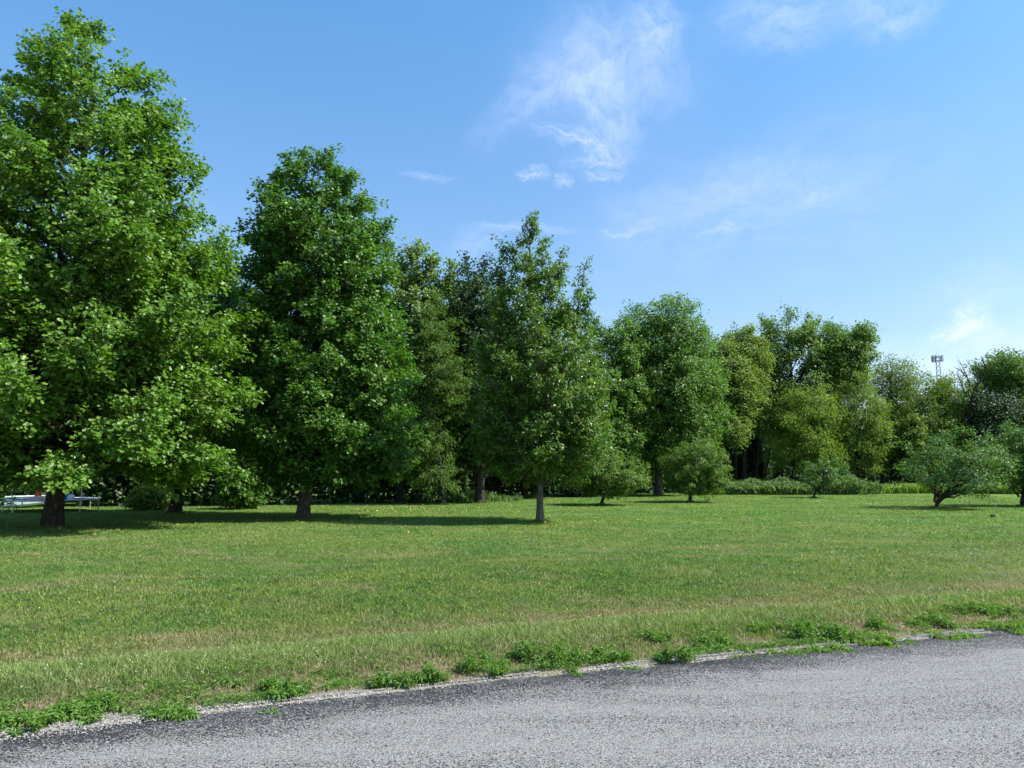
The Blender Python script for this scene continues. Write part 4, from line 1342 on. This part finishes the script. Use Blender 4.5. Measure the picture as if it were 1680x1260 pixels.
# boat hull behind
bw = plain_mat('boat_hull_paint', (0.62, 0.70, 0.80), 0.4)
Yb = ground(40, 836)[1] + 1.5
bb = ground(40, 836)
hull = empty('boat', (onplane(0, 830, Yb)[0], Yb, 0.0), label='pale blue-grey boat hull lying behind the trampoline', category='boat')
L0, L1 = -2.6, onplane(92, 820, Yb)[0] - onplane(0, 830, Yb)[0]
V, ns_ = [], 16
prof_t = np.linspace(0, 1, ns_)
sec = 9
for t in prof_t:
    x = L0 + (L1 - L0) * t
    wd = 0.95 * (1 - t ** 3.2) + 0.02
    keel = 0.0 + 0.34 * t ** 6
    top = 0.46 + 0.10 * t ** 2
    for j in range(sec):
        f = (-1, -.985, -.95, -.7, 0, .7, .95, .985, 1)[j]
        V.append((x, f * wd, keel + (top - keel) * (1, .62, .25, .05, 0, .05, .25, .62, 1)[j]))
fs = [(i * sec + j, (i + 1) * sec + j, (i + 1) * sec + j + 1, i * sec + j + 1) for i in range(ns_ - 1) for j in range(sec - 1)]
fs.append(tuple(range(sec)))
fs += [(i * sec, i * sec + sec - 1, (i + 1) * sec + sec - 1, (i + 1) * sec) for i in range(ns_ - 1)]
link('hull', mk_mesh('hull', V, faces=fs, mat=bw, smooth=False), hull)
A = Acc()
for sgn in (-1, 1):
    pts = []
    for t in prof_t:
        pts.append((L0 + (L1 - L0) * t, sgn * (0.95 * (1 - t ** 3.2) + 0.03), 0.47 + 0.10 * t ** 2))
    A.tube(np.array(pts), np.full(ns_, 0.03), 6)
link('gunwale', A.mesh('gunwale', plain_mat('white_trim', (0.75, 0.76, 0.78), 0.4)), hull)


def lump(name, label, cat, px, py, w, h, d, mat, seed, Yp, zlo):
    """soft crumpled heap: subdivided, noise-pushed ball with a flat foot"""
    rng = np.random.default_rng(seed)
    U, W_ = 22, 14
    V = []
    for i in range(W_):
        ph = pi * (i / (W_ - 1)) * 0.52
        for j in range(U):
            t = 2 * pi * j / U
            r = 1 + 0.35 * (vnoise(cos(t) * 2 + 9, sin(t) * 2 + ph * 3, seed, 1.6) - 0.5) + 0.06 * rng.uniform(-1, 1)
            V.append((w / 2 * r * sin(ph) * cos(t), d / 2 * r * sin(ph) * sin(t), h * r * cos(ph)))
    fs = [(i * U + j, (i + 1) * U + j, (i + 1) * U + (j + 1) % U, i * U + (j + 1) % U) for i in range(W_ - 1) for j in range(U)]
    V = np.array(V)
    V[:, 2] = np.maximum(V[:, 2], 0)
    me = mk_mesh(name, V, faces=fs, mat=mat, smooth=True)
    o = link(name, me, label=label, category=cat)
    p = onplane(px, py, Yp)
    o.location = (p[0], Yp, zlo)
    return o


orange = plain_mat('orange_cloth', (0.75, 0.11, 0.02), 0.7)
pink = plain_mat('pale_pink_cloth', (0.66, 0.36, 0.32), 0.8)
blue = plain_mat('blue_plastic', (0.06, 0.22, 0.55), 0.4)
white = plain_mat('white_cloth', (0.72, 0.74, 0.76), 0.7)
lump('orange_cloth', 'bright orange crumpled cloth standing up on the trampoline beside the trunk', 'cloth', 63, 815, 0.26, 0.42, 0.25, orange, 1, ctr[1], tz_)
lump('pink_blanket', 'pale pink crumpled blanket spread on the trampoline left of the trunk', 'blanket', 60, 820, 0.75, 0.14, 0.5, pink, 2, ctr[1] - 0.45, tz_ + 0.0)
lump('white_towel', 'white rumpled towel on the trampoline right of the trunk', 'towel', 117, 818, 0.3, 0.2, 0.25, white, 4, ctr[1] - 0.1, tz_ + 0.0)
# blue bin on the trampoline, right of the trunk
p = onplane(106, 822, ctr[1] + 0.1)
bn = empty('blue_tub', (p[0], ctr[1] + 0.1, tz_ + 0.004), label='blue plastic tub with rim right of the thick trunk', category='tub')
V, fs = [], []
K = 24
tt = np.arange(K) / K * 2 * pi
for r_, z_ in ((0.13, 0), (0.17, 0.26), (0.19, 0.27), (0.19, 0.29), (0.155, 0.29), (0.12, 0.02)):
    V += [(r_ * cos(t), r_ * sin(t), z_) for t in tt]
for r_ in range(5):
    fs += [(r_ * K + i, r_ * K + (i + 1) % K, (r_ + 1) * K + (i + 1) % K, (r_ + 1) * K + i) for i in range(K)]
fs.append(tuple(range(K - 1, -1, -1)))
fs.append(tuple(5 * K + i for i in range(K)))
link('tub', mk_mesh('tub', V, faces=fs, mat=blue, smooth=False), bn)

# child's bicycle at the far left
Yk = ground(8, 841)[1]
bk = empty('bicycle', (ground(8, 841)[0], Yk, 0), label='small dark bicycle at the extreme left edge near the trampoline', category='bicycle')
bkm = plain_mat('bicycle_frame', (0.45, 0.5, 0.55), 0.35, 0.5)
for wx_ in (-0.38, 0.30):
    A = Acc()
    t = np.linspace(0, 2 * pi, 25)
    A.tube(np.stack([wx_ + 0.17 * np.cos(t), 0 * t, 0.18 + 0.17 * np.sin(t)], 1), np.full(25, 0.016), 6)
    w_ = link('wheel', A.mesh('wheel', black, smooth=True), bk)
    A = Acc()
    for a in np.arange(0, 180, 30):
        ca, sa = 0.165 * cos(radians(a)), 0.165 * sin(radians(a))
        A.tube(np.array([[wx_ - ca, 0, 0.18 - sa], [wx_, 0, 0.18], [wx_ + ca, 0, 0.18 + sa]]), np.full(3, 0.003), 4)
    link('spokes', A.mesh('spokes', metal), w_)
A = Acc()
for a, b_ in [((-0.38, 0.18), (-0.1, 0.2)), ((-0.1, 0.2), (-0.16, 0.46)), ((-0.38, 0.18), (-0.15, 0.42)), ((-0.15, 0.42), (0.2, 0.44)),
              ((-0.1, 0.2), (0.2, 0.4)), ((0.17, 0.55), (0.30, 0.18))]:
    p0, p1 = np.array([a[0], 0, a[1]]), np.array([b_[0], 0, b_[1]])
    A.tube(np.stack([p0, (p0 + p1) / 2, p1]), np.full(3, 0.014), 6)
link('frame', A.mesh('frame', bkm, smooth=True), bk)
A = Acc()
A.tube(np.array([[0.14, -0.2, 0.58], [0.18, -0.06, 0.56], [0.18, 0.06, 0.56], [0.14, 0.2, 0.58]]), np.full(4, 0.012), 6)
link('handlebar', A.mesh('handlebar', black, smooth=True), bk)
A = Acc()
A.tube(np.array([[-0.27, 0, 0.48], [-0.2, 0, 0.49], [-0.1, 0, 0.48], [-0.04, 0, 0.475]]), np.array([0.05, 0.055, 0.03, 0.015]), 8)
link('saddle', A.mesh('saddle', black, smooth=True), bk)

# yellow bowl on the trampoline's near rim
yl = plain_mat('yellow_plastic', (0.65, 0.68, 0.06), 0.4)
p = onplane(21, 822, ctr[1] - 0.9)
V, fs = [], []
for r_, z_ in ((0.08, 0), (0.15, 0.05), (0.16, 0.06), (0.14, 0.055), (0.07, 0.012)):
    V += [(r_ * cos(t), r_ * sin(t), z_) for t in tt]
for r_ in range(4):
    fs += [(r_ * K + i, r_ * K + (i + 1) % K, (r_ + 1) * K + (i + 1) % K, (r_ + 1) * K + i) for i in range(K)]
fs.append(tuple(range(K - 1, -1, -1)))
fs.append(tuple(4 * K + i for i in range(K)))
o = link('yellow_dish', mk_mesh('yellow_dish', V, faces=fs, mat=yl, smooth=False), label='small bright yellow dish on the trampoline near its left side', category='dish')
o.location = (p[0], ctr[1] - 0.9, tz_ + 0.03)

# marker: dark block with a thin leaning rod
mb = ground(1629, 849)
mk = empty('lawn_marker', mb, label='small dark block with a thin leaning rod on the lawn below the apple trees', category='marker')
A = Acc()
A.box((-0.065, -0.05, -0.01), (0.065, 0.05, 0.085))
A.box((-0.05, -0.036, 0.085), (0.05, 0.036, 0.10))
link('block', A.mesh('block', plain_mat('marker_black', (0.02, 0.02, 0.02), 0.6)), mk)
A = Acc()
e = onplane(1635, 815, mb[1]) - mb
A.tube(np.stack([[0.01, 0, 0.09], e * 0.5 + [0.02, 0, 0.0], e]), [0.006, 0.005, 0.004], 5)
link('rod', A.mesh('rod', metal), mk)

# ------------------------------------------------------------ far wood closing the horizon
rng = np.random.default_rng(99)
n = 90000
x = rng.uniform(-330, 330, n)
yy = 190 + rng.uniform(0, 30, n) + 0.0004 * x * x
ht = (6 + 6 * vnoise(x, yy * 0, 91, 0.06) + 3 * vnoise(x, yy, 92, 0.25))
z = ht * rng.uniform(0, 1, n) ** 0.7
me = leaves_mesh('far_wood', np.stack([x, yy, z], 1), np.array([0, -0.5, 0.7]) + rng.normal(0, 0.5, (n, 3)), rng.normal(0, 1, (n, 3)), 1.3, 'blot', rng, M_oak)
link('far_wood', me, kind='stuff', label='far low wood along the horizon behind the nearer trees', category='wood')

sc.cycles.max_bounces = 8
sc.cycles.transparent_max_bounces = 8
sc.cycles.diffuse_bounces = 3
sc.cycles.glossy_bounces = 2
sc.cycles.transmission_bounces = 4
